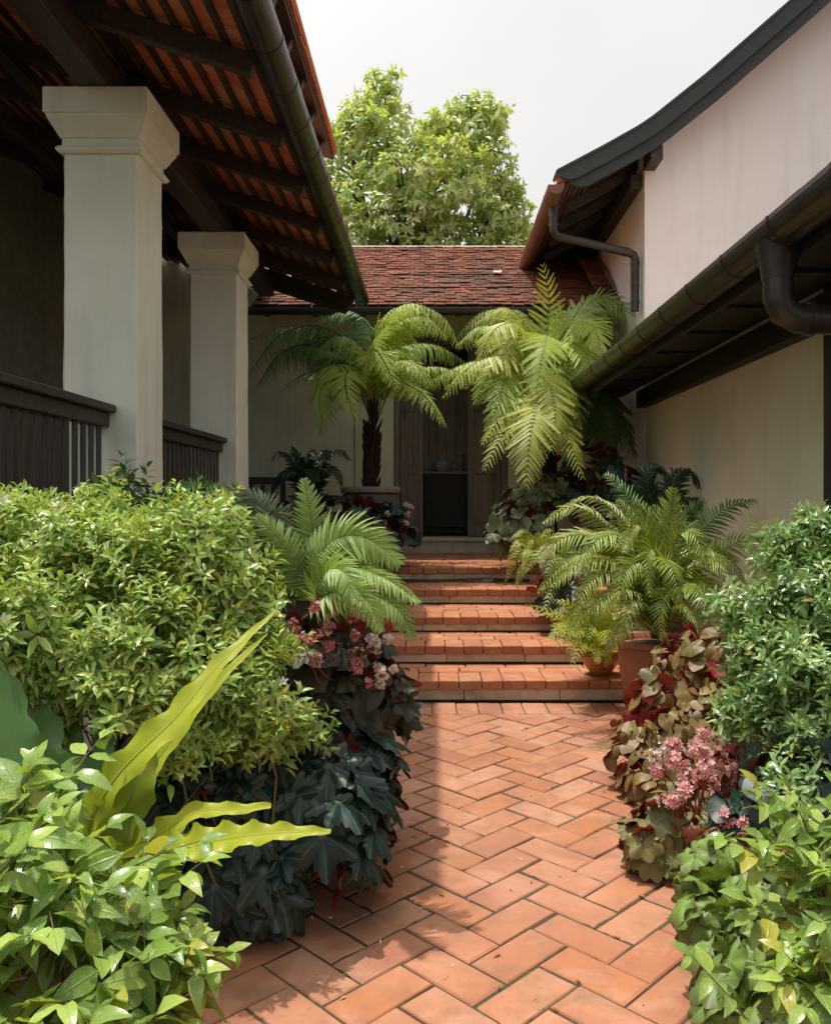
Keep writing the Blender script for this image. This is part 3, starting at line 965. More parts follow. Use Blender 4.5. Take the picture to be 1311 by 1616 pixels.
def make_court_house():
    root = thing('courtyard_house', 'low plaster house closing the court with weathered tile roof and open wooden door', 'house', (0, 12.0, LAND))
    y = 11.7
    mb = MB()
    b2(mb, (-4.3, y, LAND - .3), (DOOR_X0, y + .3, 4.26))
    b2(mb, (DOOR_X1, y, LAND - .3), (2.44, y + .3, 4.26))
    b2(mb, (DOOR_X0 + .001, y + .002, 3.70), (DOOR_X1 - .001, y + .298, 4.255))
    # gable wall showing over the left end of the roof
    b2(mb, (-4.28, y + .01, 4.262), (-1.75, y + .29, 6.2))
    mb.build('wall', M['wall_cream'], root)
    mb = MB()                                           # shallow pilaster and skirting beside the door
    b2(mb, ((560 - 685) * 11.66 / F, y - .045, LAND - .02), (DOOR_X0 - .055, y - .002, 4.2), .006)
    b2(mb, (DOOR_X1 + .055, y - .045, LAND - .02), (DOOR_X1 + .55, y - .002, 4.2), .006)
    mb.build('pilaster', M['wall_cream'], root)
    # stone sill in two steps
    mb = MB()
    b2(mb, (DOOR_X0 - .02, 11.50, LAND - .01), (DOOR_X1 + .02, 12.02, SILL - .055), .008)
    b2(mb, (DOOR_X0 - .045, 11.47, SILL - .053), (DOOR_X1 + .045, 12.01, SILL), .01)
    mb.build('sill', M['sill'], root)
    # door
    fm = MB()
    b2(fm, (DOOR_X0 - .05, y - .05, SILL + .002), (DOOR_X0 + .035, y + .12, 3.68), .006)
    b2(fm, (DOOR_X1 - .035, y - .05, SILL + .002), (DOOR_X1 + .05, y + .12, 3.68), .006)
    b2(fm, (DOOR_X0 - .05, y - .052, 3.682), (DOOR_X1 + .05, y + .12, 3.80), .006)
    door = fm.build('door_frame', M['door_wood'], root)
    for xa, xb in ((DOOR_X0 + .04, (667 - 685) * 11.72 / F), ((738 - 685) * 11.72 / F, DOOR_X1 - .04)):
        lm = MB()
        st = .075; yy = y + .03
        zt = 3.67; zb = SILL + .012
        b2(lm, (xa, yy, zb), (xa + st, yy + .045, zt)); b2(lm, (xb - st, yy, zb), (xb, yy + .045, zt))
        for z0_, z1_ in ((zb, zb + .16), (1.86, 1.97), (2.75, 2.85), (zt - .13, zt)):
            b2(lm, (xa + st + .001, yy + .002, z0_), (xb - st - .001, yy + .043, z1_))
        for z0_, z1_ in ((zb + .161, 1.859), (1.971, 2.749), (2.851, zt - .131)):
            b2(lm, (xa + st + .001, yy + .018, z0_), (xb - st - .001, yy + .030, z1_), .002)
            b2(lm, (xa + st + .03, yy + .008, z0_ + .03), (xb - st - .03, yy + .0175, z1_ - .03), .006)
        leaf = lm.build('door_leaf', M['door_wood'], door)
    # room behind the door
    mb = MB()
    b2(mb, (-1.6, 12.02, SILL - .25), (1.8, 14.2, SILL - .004))
    mb.build('room_floor', M['dark_wood'], root)
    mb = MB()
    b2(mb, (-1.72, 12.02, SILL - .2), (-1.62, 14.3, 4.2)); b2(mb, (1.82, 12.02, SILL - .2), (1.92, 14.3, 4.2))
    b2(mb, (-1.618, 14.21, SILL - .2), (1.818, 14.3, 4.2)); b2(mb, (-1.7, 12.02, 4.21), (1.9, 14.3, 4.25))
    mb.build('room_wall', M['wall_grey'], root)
    mb = MB()                                           # weathered board panel standing behind the table
    for k in range(5):
        xa = -.50 + k * .215
        b2(mb, (xa, 13.30, SILL), (xa + .212, 13.335, 3.3), .004)
    mb.build('board_panel', M['pale_wood'], root)
    # roof of small weathered tiles
    rng = np.random.default_rng(31)
    a = np.array([0, 10.66, 3.985]); b = np.array([0, 13.60, 5.63])
    s_ = nrm(b - a); n_ = np.cross(np.array([1.0, 0, 0]), s_); L = np.linalg.norm(b - a); exx = np.array([1.0, 0, 0])
    rm = MB(); k = 0; s = 0.0
    xl, xr = -2.32, 2.44
    while s < L - .04:
        x = xl + (k % 2) * .07
        row = rng.normal(0, .004)
        while x < xr:
            w = .145
            c = a + s_ * (s + .085 + rng.normal(0, .004)) + n_ * (.03 + row + rng.normal(0, .004)); c = c + exx * (x + w / 2 + rng.normal(0, .003))
            t_ = nrm(s_ + n_ * (-.10 + rng.normal(0, .02)) + exx * rng.normal(0, .012))
            z_ = np.cross(exx, t_); x_ = np.cross(t_, z_)
            box(rm, c, (w - .006, .19, .018), .004, x_, t_, z_); x += w
        s += .118; k += 1
    roof = rm.build('roof', M['roof_tile'], root)
    um = MB()
    bar(um, a - n_ * .012 + exx * 0.06, b - n_ * .012 + exx * 0.06, xr - xl - .04, .02, .003, up=n_)
    b2_ = np.array([0, 16.5, 3.985])
    bar(um, b - n_ * .012 + exx * .06, b2_ + exx * .06, xr - xl - .04, .03, .003, up=np.array([0, .49, .87]))
    for x in np.arange(xl + .15, xr, .62):
        bar(um, a - n_ * .075 + exx * x, b - n_ * .075 + exx * x, .08, .10, .004, up=n_)
    um.build('roof_deck', M['dark_wood'], roof)
    gm = MB(); x = xl - .02                             # half-round ridge tiles
    while x < xr:
        w = .30
        th = np.linspace(0.05, math.pi - .05, 9)
        V = []
        for xx, r in ((x, .105), (x + w - .006, .098)):
            V += [(xx, 13.62 - math.cos(q) * r, 5.615 + math.sin(q) * r * .72) for q in th]
        for xx, r in ((x, .088), (x + w - .006, .081)):
            V += [(xx, 13.62 - math.cos(q) * r, 5.600 + math.sin(q) * r * .72) for q in th]
        fs = [(i, i + 1, 9 + i + 1, 9 + i) for i in range(8)] + [(18 + i + 1, 18 + i, 27 + i, 27 + i + 1) for i in range(8)]
        fs += [(i + 1, i, 18 + i, 18 + i + 1) for i in range(8)]
        gm.add(V, fs); x += w
    gm.build('ridge', M['ridge'], roof)
    # a loose pale tile lying on the slope
    pm = MB()
    c = a + s_ * (L * .46) + n_ * .075 + exx * .92
    box(pm, c, (.12, .10, .016), .004, exx, s_, n_)
    pm.build('patch_tile', plain('pale_patch_tile', (.62, .40, .34), .8), roof)
    # upstand of stepped tiles where the roof meets the side wall of the gabled house
    sm = MB()
    for i in range(14):
        t = i / 13
        c = a + s_ * (.55 + t * 1.75) + n_ * (.10 + .10 * math.sin(t * 2.6)) + exx * (2.27 - .05 * t)
        box(sm, c, (.24, .15, .07), .012, exx, s_, n_, jit=.004, rng=rng)
    sm.build('flashing', M['roof_tile'], roof)
    gutter_obj((-2.40, 10.62, 3.955), (2.40, 10.62, 3.955), .078, roof, M['gutter'], .9)
    vm = MB()
    bar(vm, a + exx * (xl - .02) - n_ * .03, b + exx * (xl - .02) - n_ * .03, .035, .13, .004, up=n_)
    vm.build('verge_board', M['dark_wood'], roof)
    return root


make_court_house()


# ------------------------------------------------------------------ gabled house with its low wing on the right
def make_gabled_house():
    root = thing('gabled_house', 'tall white gabled house with curved black barge boards and a low tiled wing', 'house', (3.5, 9.6, 0))
    XW, DG = 2.45, 9.6
    top = [(1.38, 5.12), (1.90, 5.395), (2.30, 5.62), (2.46, 5.73), (3.06, 6.21), (4.03, 7.06), (5.2, 8.12)]
    def tz(x):
        return float(np.interp(x, [p[0] for p in top], [p[1] for p in top]))
    xs = np.linspace(XW, 5.2, 20)
    poly = [(XW, -.2), (8.0, -.2), (8.0, tz(5.2) - .3 - (8.0 - 5.2) * .94)] + [(x, tz(x) - .115) for x in xs[::-1]]
    mb = MB()
    prism(mb, poly, DG, DG + .3)
    b2(mb, (XW + .001, DG + .302, -.2), (XW + .3, 14.5, tz(XW) - .24), .003)
    mb.build('wall', M['wall_white'], root)
    # wing wall below the low eave, flush with the side wall
    mb = MB()
    b2(mb, (XW + .004, 5.16, -.2), (XW + .3, DG - .002, 2.95), .004)
    mb.build('wing_wall', M['wall_wing'], root)
    mb = MB()
    b2(mb, (XW - .02, 5.02, -.2), (XW + .32, 5.155, 2.95), .006)
    b2(mb, (XW + .1, 3.6, -.2), (XW + .16, 5.018, 2.95), .006)
    mb.build('wing_door', M['rail_wood'], root)
    mb = MB()
    b2(mb, (XW - .10, 3.2, 2.56), (XW + .10, DG - .01, 2.755), .006)
    mb.build('wall_plate', M['black_wood'], root)
    # --- main roof
    rng = np.random.default_rng(41)
    D0, D1 = 9.24, 14.4
    rm = MB(); prev = None; s = 0.0
    full = np.array([(x, z) for x, z in top])
    uu = np.concatenate([[0], np.cumsum(np.linalg.norm(np.diff(full, axis=0), axis=1))]); qq = np.linspace(0, uu[-1], 60)
    sp = np.stack([np.interp(qq, uu, full[:, 0]), np.zeros(60), np.interp(qq, uu, full[:, 1])], 1)
    ay = np.array([0, 1.0, 0])
    for i in range(0, 58, 2):
        a, b = sp[i], sp[i + 2] if i + 2 < 60 else sp[-1]
        tdir = nrm(b - a); nrmv = np.cross(tdir, ay); nrmv = nrmv if nrmv[2] > 0 else -nrmv
        y = D0 + .06 + (i % 4) * .04; L = np.linalg.norm(b - a)
        while y < D1:
            c = (a + b) / 2 - nrmv * (.075 + rng.normal(0, .003)); c[1] = y + .08
            tl = nrm(tdir + nrmv * -.05)
            box(rm, c, (L * 1.45, .155, .014), .002, tl, ay, np.cross(tl, ay)); y += .16
    for i in range(0, 57, 3):
        a, b = sp[i], sp[min(i + 3, 59)]
        tdir = nrm(b - a); nv = np.cross(tdir, ay); nv = nv if nv[2] > 0 else -nv
        o = ay * (D0 + .03 + D1) / 2 - nv * .038
        bar(rm, a - tdir * .012 + o, b + tdir * .012 + o, D1 - D0 - .06, .03, .002, up=nv)
    # far slope
    bar(rm, (5.2, (D0 + D1) / 2, 8.1), (8.4, (D0 + D1) / 2, 5.0), D1 - D0, .04, .004, up=np.array([.69, 0, .72]))
    roof = rm.build('roof', M['under_tile'], root)
    bm = MB()
    for i in range(1, 22):
        a = sp[i]; tdir = nrm(sp[i + 1] - sp[i]); nv = np.cross(tdir, ay); nv = nv if nv[2] > 0 else -nv
        q = a - nv * .10
        bar(bm, q + ay * (D0 + .05), q + ay * D1, .04, .026, .003, up=nv)
    bm.build('battens', M['dark_wood'], roof)
    for y in (10.05, 10.75, 11.45, 12.15, 12.85, 13.5):
        fm = MB()
        pts = [sp[j] for j in (2, 8, 14, 20)]
        for p, q in zip(pts[:-1], pts[1:]):
            tdir = nrm(q - p); nv = np.cross(tdir, ay); nv = nv if nv[2] > 0 else -nv
            bar(fm, p - nv * .17 + ay * y, q - nv * .17 + tdir * .01 + ay * y, .08, .11, .004, up=nv)
        fm.build('rafter', M['dark_wood'], roof)
    pm = MB()                                           # wall-plate ends carrying the barge boards
    b2(pm, (XW - .02, D0 + .02, tz(XW) - .40), (XW + .12, DG - .002, tz(XW) - .235), .006)
    b2(pm, (XW - .14, DG + .1, tz(XW) - .55), (XW - .002, D1, tz(XW) - .40), .006)
    pm.build('purlin', M['dark_wood'], roof)
    # barge boards: an upper cover board and a lower set-back board, both following the curve
    def board(o0, o1, y0, y1, i0, i1, rnd):
        up_ = []; dn = []
        for i in range(i0, i1):
            t_ = nrm(sp[min(i + 1, 59)] - sp[max(i - 1, 0)]); nv = np.array([-t_[2], 0, t_[0]])
            up_.append(sp[i] + nv * o0); dn.append(sp[i] + nv * o1)
        if rnd:
            dn[0] = dn[0] * .35 + up_[0] * .65; dn[1] = dn[1] * .86 + up_[1] * .14
        m = MB(); n = len(up_)
        V = [(p[0], y0, p[2]) for p in up_] + [(p[0], y0, p[2]) for p in dn] + [(p[0], y1, p[2]) for p in up_] + [(p[0], y1, p[2]) for p in dn]
        fs = []
        for i in range(n - 1):
            fs += [(n + i, n + i + 1, i + 1, i), (2 * n + i, 2 * n + i + 1, 3 * n + i + 1, 3 * n + i), (i, i + 1, 2 * n + i + 1, 2 * n + i), (n + i + 1, n + i, 3 * n + i, 3 * n + i + 1)]
        fs += [(0, 2 * n, 3 * n, n), (n - 1, 2 * n - 1, 4 * n - 1, 3 * n - 1)]
        m.add(V, fs)
        return m
    board(.02, -.135, D0 - .075, D0 - .035, 0, 60, True).build('barge_board', M['barge'], roof)
    board(-.10, -.255, D0 - .032, D0 + .01, 1, 60, True).build('barge_board', M['barge'], roof)
    cm = board(.05, .02, D0 - .09, D0 + .22, 0, 60, False)
    cm.build('verge_cover', M['barge'], roof)
    gutter_obj((1.36, D0 - .06, 5.0), (1.36, 12.7, 5.02), .092, roof, M['copper'], .62)
    pipe_obj([(1.40, 9.66, 4.93), (1.40, 9.66, 4.60), (2.37, 9.74, 4.40), (2.37, 9.74, 3.72)], .05, roof, M['gutter'], ((1.40, 9.66, 4.98), (1.40, 9.66, 4.80), .075, .052))
    # --- low roof over the wing
    lm = MB(); SW = .36; dw = 1 / math.sqrt(1 + SW * SW)
    s_ = np.array([dw, 0, SW * dw]); n_ = np.array([-SW * dw, 0, dw]); e0 = np.array([1.68, 0, 2.90]); ya, yb = 1.0, 10.55
    s = 0.; k = 0
    while s < 2.6:
        y = ya + (k % 2) * .08
        while y < yb:
            c = e0 + s_ * (s + .1) + n_ * (.012 + rng.normal(0, .003)); c[1] = y + .08
            lim = DG - .03 if c[0] > XW - .15 else 99
            if c[1] + .09 < lim:
                tl = nrm(s_ + n_ * -.05)
                box(lm, c, (.21, .158, .014), .002, tl, ay, np.cross(tl, ay))
            y += .163
        s += .145; k += 1
    wing = lm.build('wing_roof', M['wing_tile'], root)
    sm = MB()                                           # boarded soffit with faint joints
    for k in range(3):
        xa, xb = 1.74 + k * .22, 1.74 + (k + 1) * .22 - .006
        za, zb = 2.80 + k * .022, 2.80 + (k + 1) * .022
        b2(sm, (xa, ya, 2.80 - .008 * (k == 0)), (xb, yb - .05, 2.83), .004)
    for y in np.arange(1.2, 10.4, .86):
        b2(sm, (1.80, y, 2.775), (2.34, y + .06, 2.799), .004)
    b2(sm, (1.735, ya, 2.66), (1.765, yb - .03, 2.86), .004)
    sm.build('soffit', M['black_wood'], wing)
    gutter_obj((1.66, ya, 2.80), (1.66, 10.52, 2.83), .108, wing, M['gutter'], .62)
    pipe_obj([(1.66, 3.98, 2.66), (1.66, 3.98, 2.38), (2.60, 4.02, 2.34)], .072, wing, M['gutter'], ((1.66, 3.98, 2.74), (1.66, 3.98, 2.56), .105, .075))


make_gabled_house()

# ------------------------------------------------------------------ plant building blocks
from mathutils import noise as mnoise
def tpl(v, f, uv):
    by = {}
    for q in f:
        by.setdefault(len(q), []).append(q)
    return (np.asarray(v, float), {k: np.array(a) for k, a in by.items()}, np.asarray(uv, float))


def strap_tpl(seg, wfun, fold=0.25, curl=0.2, wave=0.0, wn=4, tip=True, arch=0.0, seed=0):
    """Leaf along y (0..1), half width wfun(t); V-folded, curling back along its length."""
    v = []; uv = []; rows = []
    rg = np.random.default_rng(seed)
    tw = rg.normal(0, .15)
    for i in range(seg + 1):
        t = i / seg
        w = wfun(t)
        z = arch * t - curl * t * t
        y = t - 0.25 * curl * curl * t ** 3
        if w < 1e-4:
            rows.append([len(v)]); v.append((0, y, z)); uv.append((0, t))
        else:
            wz = wave * math.sin(wn * 2 * math.pi * t + seed)
            r = []
            for u in (-1, 0, 1):
                r.append(len(v))
                v.append((u * w, y, z + abs(u) * w * fold + (wz * w if u else 0) * (u if seed % 2 else 1) + u * tw * w * t)); uv.append((u, t))
            rows.append(r)
    f = []
    for a, b in zip(rows[:-1], rows[1:]):
        if len(a) == 1 and len(b) == 3:
            f += [(a[0], b[1], b[0]), (a[0], b[2], b[1])]
        elif len(a) == 3 and len(b) == 1:
            f += [(a[0], a[1], b[0]), (a[1], a[2], b[0])]
        elif len(a) == 3 and len(b) == 3:
            f += [(a[0], a[1], b[1], b[0]), (a[1], a[2], b[2], b[1])]
    return tpl(v, f, uv)


def lance(t):
    return 0.0 if t <= 0 or t >= 1 else 0.5 * (math.sin(math.pi * t ** 0.8)) ** 0.9


SMALL = [strap_tpl(3, lambda t: 0.36 * lance(t), 0.3, c, seed=i) for i, c in enumerate((0.1, 0.3, 0.5))]
ELLIP = [strap_tpl(6, lambda t: 0.5 * (lance(t) if 0 < t < 1 else 0), 0.28, c, 0.10, 2.5, seed=i) for i, c in enumerate((0.05, 0.25, 0.45, 0.65))]
TREEL = [strap_tpl(3, lambda t: 0.42 * lance(t), 0.2, c, seed=i) for i, c in enumerate((0.1, 0.35))]
PINNA = [strap_tpl(4, lambda t: 0.0 if t >= 1 else 0.5 * (1 - t) ** 0.6 * (0.55 + min(t, .15) * 3), 0.2, c, seed=i) for i, c in enumerate((0.15, 0.3, 0.45))]
PETAL5 = None


def radial_tpl(rf, n=40, rings=(0.4, 0.75, 1.0), cup=0.15, wav=0.0, wn=6, seed=0, ridge=0.0):
    """Leaf blade around its stalk point; rf(theta) outline radius, theta = 0 at the tip (y axis)."""
    v = [(0, 0, 0)]; uv = [(0, 0)]
    th = np.linspace(-math.pi, math.pi, n, endpoint=False)
    for r in rings:
        for a in th:
            R = rf(a) * r
            z = -cup * R * R * 2 + wav * math.sin(wn * a + seed) * R * r + ridge * math.cos(7 * a) * R * .3
            v.append((math.sin(a) * R, math.cos(a) * R, z)); uv.append((math.sin(a) * R, math.cos(a) * R))
    f = []
    for j in range(n):
        k = (j + 1) % n
        f.append((0, 1 + k, 1 + j))
        for i in range(len(rings) - 1):
            a, b = 1 + i * n, 1 + (i + 1) * n
            f.append((a + j, a + k, b + k, b + j))
    return tpl(v, f, uv)


def lobed(a, deep=0.42, nl=7, tooth=0.05):
    x = abs(((a / (2 * math.pi) * nl) + 0.5) % 1 - 0.5) * 2        # 0 at a lobe's tip, 1 in a notch
    lobe = (1 - x) ** 1.25
    base = 0.56 - 0.14 * abs(a) / math.pi
    back = 1 - 0.55 * max(0, (abs(a) - 2.75) / 0.39)
    return 1.12 * base * (1 - deep + deep * lobe) * back + tooth * 0.5 * abs(math.sin(a * nl * 2)) * base


def heart(a, s=0.0):
    r = 0.40 + 0.12 * math.exp(-(a / 0.30) ** 2) + 0.06 * math.exp(-((abs(a) - 2.4) / 0.5) ** 2) + 0.035 * math.sin(a + s)
    return r * (1 - 0.62 * max(0, (abs(a) - 2.7) / 0.44))


LOBED = [radial_tpl(lambda a: lobed(a, .40, 7, .2), 56, cup=c, wav=.10, seed=i, ridge=.06) for i, c in enumerate((.1, .25, .42))]
LOBED_SOFT = [radial_tpl(lambda a: lobed(a, .28, 7, .09), 42, cup=c, wav=.12, seed=i, ridge=.10) for i, c in enumerate((.12, .3, .5))]
HEART = [radial_tpl(lambda a, q=i: heart(a, q), 30, cup=c, wav=.08, wn=3, seed=i) for i, c in enumerate((.08, .22, .42, -.12))]
TOOTH = [radial_tpl(lambda a: lobed(a, .20, 9, .12), 54, cup=c, wav=.10, seed=i, ridge=.05) for i, c in enumerate((.12, .35))]


def blossom_tpl(n, w=0.5, cup=0.3):
    v = []; f = []; uv = []
    for k in range(n):
        a = 2 * math.pi * k / n
        c, s = math.cos(a), math.sin(a)
        b = len(v)
        for (r, q, z) in ((0.05, 0, 0), (.55, -w * .5, cup * .3), (1.0, -w * .22, cup), (1.0, w * .22, cup), (.55, w * .5, cup * .3)):
            v.append((r * c - q * s, r * s + q * c, z)); uv.append((0, r))
        f.append((b, b + 1, b + 2, b + 3, b + 4))
    return tpl(v, f, uv)


FLOWER5 = blossom_tpl(5, 0.62, 0.15)
FLOWER4 = blossom_tpl(4, 0.8, 0.45)


def pick(mb, tpls, rng, O, D, N, S, W=None, mat=0):
    k = rng.integers(0, len(tpls), len(O))
    S = np.broadcast_to(np.asarray(S, float), (len(O),))
    for i, t in enumerate(tpls):
        q = k == i
        if q.any():
            mb.inst(t, O[q], D[q], N[q], S[q], None if W is None else W[q], mat)


def sublumps(C, R, rng, k=4):
    """Adds smaller tufts over the surface of a clump so that its outline is uneven."""
    c2, r2 = [C], [R]
    for i in range(len(C)):
        u = nrm(rng.normal(0, 1, (k, 3)) + UP * .4)
        c2.append(C[i] + u * R[i] * rng.uniform(.8, 1.2, (k, 1))); r2.append(R[i] * rng.uniform(.24, .46, k))
    return np.vstack(c2), np.concatenate(r2)


def lumps_from(l):
    """(px, py, d, r_px) -> centre and radius in metres."""
    C = np.array([P(a, b, d) for a, b, d, r in l]); R = np.array([r * d / F for a, b, d, r in l])
    return C, R


def surf(rng, C, R, n, lo=0.8, hi=1.05, zmin=-0.5, inside=0.84):
    out_p, out_n = [], []
    w = R ** 2 / (R ** 2).sum()
    while len(out_p) < n:
        i = rng.choice(len(R), p=w)
        u = nrm(rng.normal(0, 1, 3))
        if u[2] < zmin:
            continue
        p = C[i] + u * R[i] * rng.uniform(lo, hi)
        d = np.linalg.norm(p - C, axis=1) / R
        d[i] = 9
        if (d < inside).any():
            continue
        out_p.append(p); out_n.append(u)
    return np.array(out_p), np.array(out_n)


def base_of(C, z=None):
    c = C.mean(0)
    return np.array([c[0], c[1], ground_z(c[0], c[1]) if z is None else z])


def flowers(parent, mat, pts, rng, size, tp=FLOWER5, name='flower', face=(0, -.5, .7), jit=.5):
    """Each flower (or tight flower head) a mesh of its own under the plant."""
    for p in pts:
        m = MB()
        n = nrm(np.array(face) + rng.normal(0, jit, 3))
        d = nrm(np.cross(n, rng.normal(0, 1, 3)))
        m.inst(tp, np.array([p]), np.array([d]), np.array([n]), size * rng.uniform(.8, 1.15))
        m.build(name, mat, parent)


def shrub(name, label, cat, lumps, nsh, L, mat, seed, leaves=11, group=None, tiers=1.5, zmin=-.55, stems=60, fl=None, base=None, inner=.35, upb=.6, stem_r=.0042):
    rng = np.random.default_rng(seed)
    C, R = lumps_from(lumps)
    b = base_of(C) if base is None else np.asarray(base, float)
    root = thing(name, label, cat, b, group)
    C0, R0 = C, R * .9
    C, R = sublumps(C, R * .9, rng, 5)
    Pn, Nn = surf(rng, C, R, nsh, .70, 1.05, zmin)
    nz = np.array([mnoise.noise(Vector(p * 8.0 + seed * 3.1)) for p in Pn])
    keep = nz > -.18 + rng.normal(0, .08, len(Pn))           # gaps between the tufts
    Pn, Nn, nz = Pn[keep], Nn[keep], nz[keep]
    Pn = Pn + (nrm(Nn + UP * .5) * (np.clip(nz, -.2, .6) * .13 + rng.exponential(.018, len(Pn)))[:, None])
    ni = int(nsh * inner)
    P2, N2 = surf(rng, C0, R0, ni, .35, .75, -.8, 0.0)
    C = C0
    Pn = np.vstack([Pn, P2]); Nn = np.vstack([Nn, N2])
    ax = nrm(Nn * .6 + UP * upb + rng.normal(0, .34, Pn.shape))
    side = nrm(np.cross(ax, rng.normal(0, 1, ax.shape))); oth = np.cross(ax, side)
    O, D, N, S = [], [], [], []
    size = L * rng.uniform(.6, 1.3, len(Pn))
    for k in range(leaves):
        t = k / leaves
        a = k * 2.399 + rng.uniform(-.3, .3, len(Pn))
        rad = side * np.cos(a)[:, None] + oth * np.sin(a)[:, None]
        el = math.radians(8 + 50 * t) + rng.normal(0, .16, len(Pn))
        d = rad * np.cos(el)[:, None] + ax * np.sin(el)[:, None]
        O.append(Pn + ax * (size * tiers * (t - .6))[:, None] + d * (.06 * size)[:, None])
        D.append(d); N.append(ax + d * -.2); S.append(size * (1.05 - .45 * t) * rng.uniform(.8, 1.15, len(Pn)))
    m = MB(); pick(m, SMALL, rng, np.vstack(O), np.vstack(D), np.vstack(N), np.concatenate(S))
    m.build('foliage', mat, root, smooth=True)
    sm = MB()
    idx = rng.choice(len(Pn), min(stems, len(Pn)), replace=False)
    for i in idx:
        tip = Pn[i] - ax[i] * size[i] * .3
        st = b + np.array([rng.normal(0, .12), abs(rng.normal(0, .10)), 0.0])
        near = C[np.argmin(np.linalg.norm(C - Pn[i], axis=1))]
        mid = near * .6 + st * .4 + rng.normal(0, .09, 3)
        pts = spline([st, mid, near * .35 + tip * .65 + rng.normal(0, .02, 3), tip], 9)
        tube(sm, pts, np.linspace(stem_r * 1.5, stem_r * .4, 9), 5, False)
    sm.build('stem', M['twig'], root, smooth=True)
    if fl:
        fp, fn = surf(rng, C0, R0, fl, 1.12, 1.25, .15)
        flowers(root, M['white_flower'], fp, rng, .021)
    return root


def leafy(name, label, cat, lumps, n, size, tpls, mat, seed, group=None, stem=None, base=None, zmin=-.6, hang=.7, stalks=.5, lo=.75, inside=.8, out=.55, upn=.55, toward=None, stalk_r=.003, flip=0.0):
    """Clump of broad leaves on stalks (begonias and the like)."""
    rng = np.random.default_rng(seed)
    C, R = lumps_from(lumps)
    b = base_of(C) if base is None else np.asarray(base, float)
    root = thing(name, label, cat, b, group)
    Pn, Nn = surf(rng, C, R, n, lo, 1.05, zmin, inside)
    nn = nrm(Nn * out + UP * upn + rng.normal(0, .22, Pn.shape))
    d = nrm(Nn * .5 - UP * hang + rng.normal(0, .35, Pn.shape))
    if flip:
        q = rng.random(n) < flip
        nn[q] = nrm(-nn[q] + UP * .3 + rng.normal(0, .3, (q.sum(), 3)))
    m = MB(); S = size * rng.uniform(.55, 1.2, n)
    pick(m, tpls, rng, Pn, d, nn, S)
    m.build('foliage', mat, root, smooth=True)
    sm = MB()
    for i in range(n):
        if rng.random() < stalks:
            st = b + np.array([*rng.normal(0, .06, 2), 0])
            near = C[np.argmin(np.linalg.norm(C - Pn[i], axis=1))]
            a = near + (Pn[i] - near) * .15 + rng.normal(0, .02, 3)
            pts = spline([st * .4 + a * .6, a, Pn[i] * .8 + a * .2 + UP * .015, Pn[i]], 7)
            tube(sm, pts, np.linspace(stalk_r * 1.5, stalk_r * .7, 7), 5, False)
    st = b + np.array([0, 0, -.02])
    for c in C:
        tube(sm, spline([st, st * .5 + c * .5 + rng.normal(0, .03, 3), c], 7), np.linspace(stalk_r * 3, stalk_r * 2, 7), 6, False)
    sm.build('stem', stem or M['red_stem'], root, smooth=True)
    return root


def flower_head(root, mat, c, r, n, rng, stem_from=None, size=.009, stem_mat=None, squash=1.0, tp=FLOWER4):
    m = MB()
    c = np.asarray(c, float)
    u = nrm(rng.normal(0, 1, (n, 3))); rad = r * rng.uniform(.3, 1.0, (n, 1)) ** .6
    p = c + u * rad * np.array([1, 1, squash])
    nn = nrm(u + np.array([0, -.5, .2]) + rng.normal(0, .3, (n, 3)))
    m.inst(tp, p, nrm(np.cross(nn, rng.normal(0, 1, (n, 3)))), nn, size * rng.uniform(.7, 1.2, n))
    for q in p[:: 2]:
        tube(m, [c - UP * r * .7, q], [.0012, .0008], 4, False, mat=1)
    if stem_from is not None:
        s = np.asarray(stem_from, float)
        tube(m, spline([s, s * .45 + c * .55 + rng.normal(0, .015, 3), c - UP * r * .7], 8), np.linspace(.0045, .002, 8), 6, False, mat=1)
    return m.build('flower_cluster', [mat, stem_mat or M['red_stem']], root)


def frond(root, pts, mat, rng, n=30, L=.2, tps=None, ang=62, bare=.12, prof=None, hint=(0, -.4, 1), droop=.15, rr=.006, rmat=None, width=None, name='frond', tipang=35, gap=1.0):
    """One fern leaf: a stalk along pts with pairs of leaflets."""
    K = 26
    c = spline(pts, K)
    T = nrm(np.gradient(c, axis=0))
    h = np.broadcast_to(np.asarray(hint, float), T.shape)
    N = nrm(h - (h * T).sum(1, keepdims=True) * T); S = np.cross(T, N)
    t = np.linspace(bare, .995, n)
    ci = lambda A: np.stack([np.interp(t, np.linspace(0, 1, K), A[:, k]) for k in range(3)], 1)
    p, tt, nn, ss = ci(c), nrm(ci(T)), nrm(ci(N)), nrm(ci(S))
    x = (t - bare) / (1 - bare)
    pr = (np.minimum(1, .35 + x * 2.6) * np.clip(1 - x, 0, 1) ** .55 + .05) if prof is None else prof(x)
    m = MB()
    for sg in (-1, 1):
        a = np.radians(ang + (tipang - ang) * x ** 1.5) + rng.normal(0, .05, n)
        d = tt * np.cos(a)[:, None] + ss * sg * np.sin(a)[:, None]
        d = nrm(d - UP * droop * rng.uniform(.5, 1.4, (n, 1)) + nn * .06)
        pick(m, tps, rng, p + d * rr * .3, d, nn + rng.normal(0, .10, nn.shape), L * pr * rng.uniform(.9, 1.06, n), None if width is None else np.full(n, width) * (pr * .6 + .4) * .14)
    o = m
    tube(o, c, np.linspace(rr, rr * .25, K), 6, False, mat=1)
    return o.build(name, [mat, rmat or M['rachis']], root, smooth=(tps is not BIP and tps is not BIP_HANG and tps is not LACE))


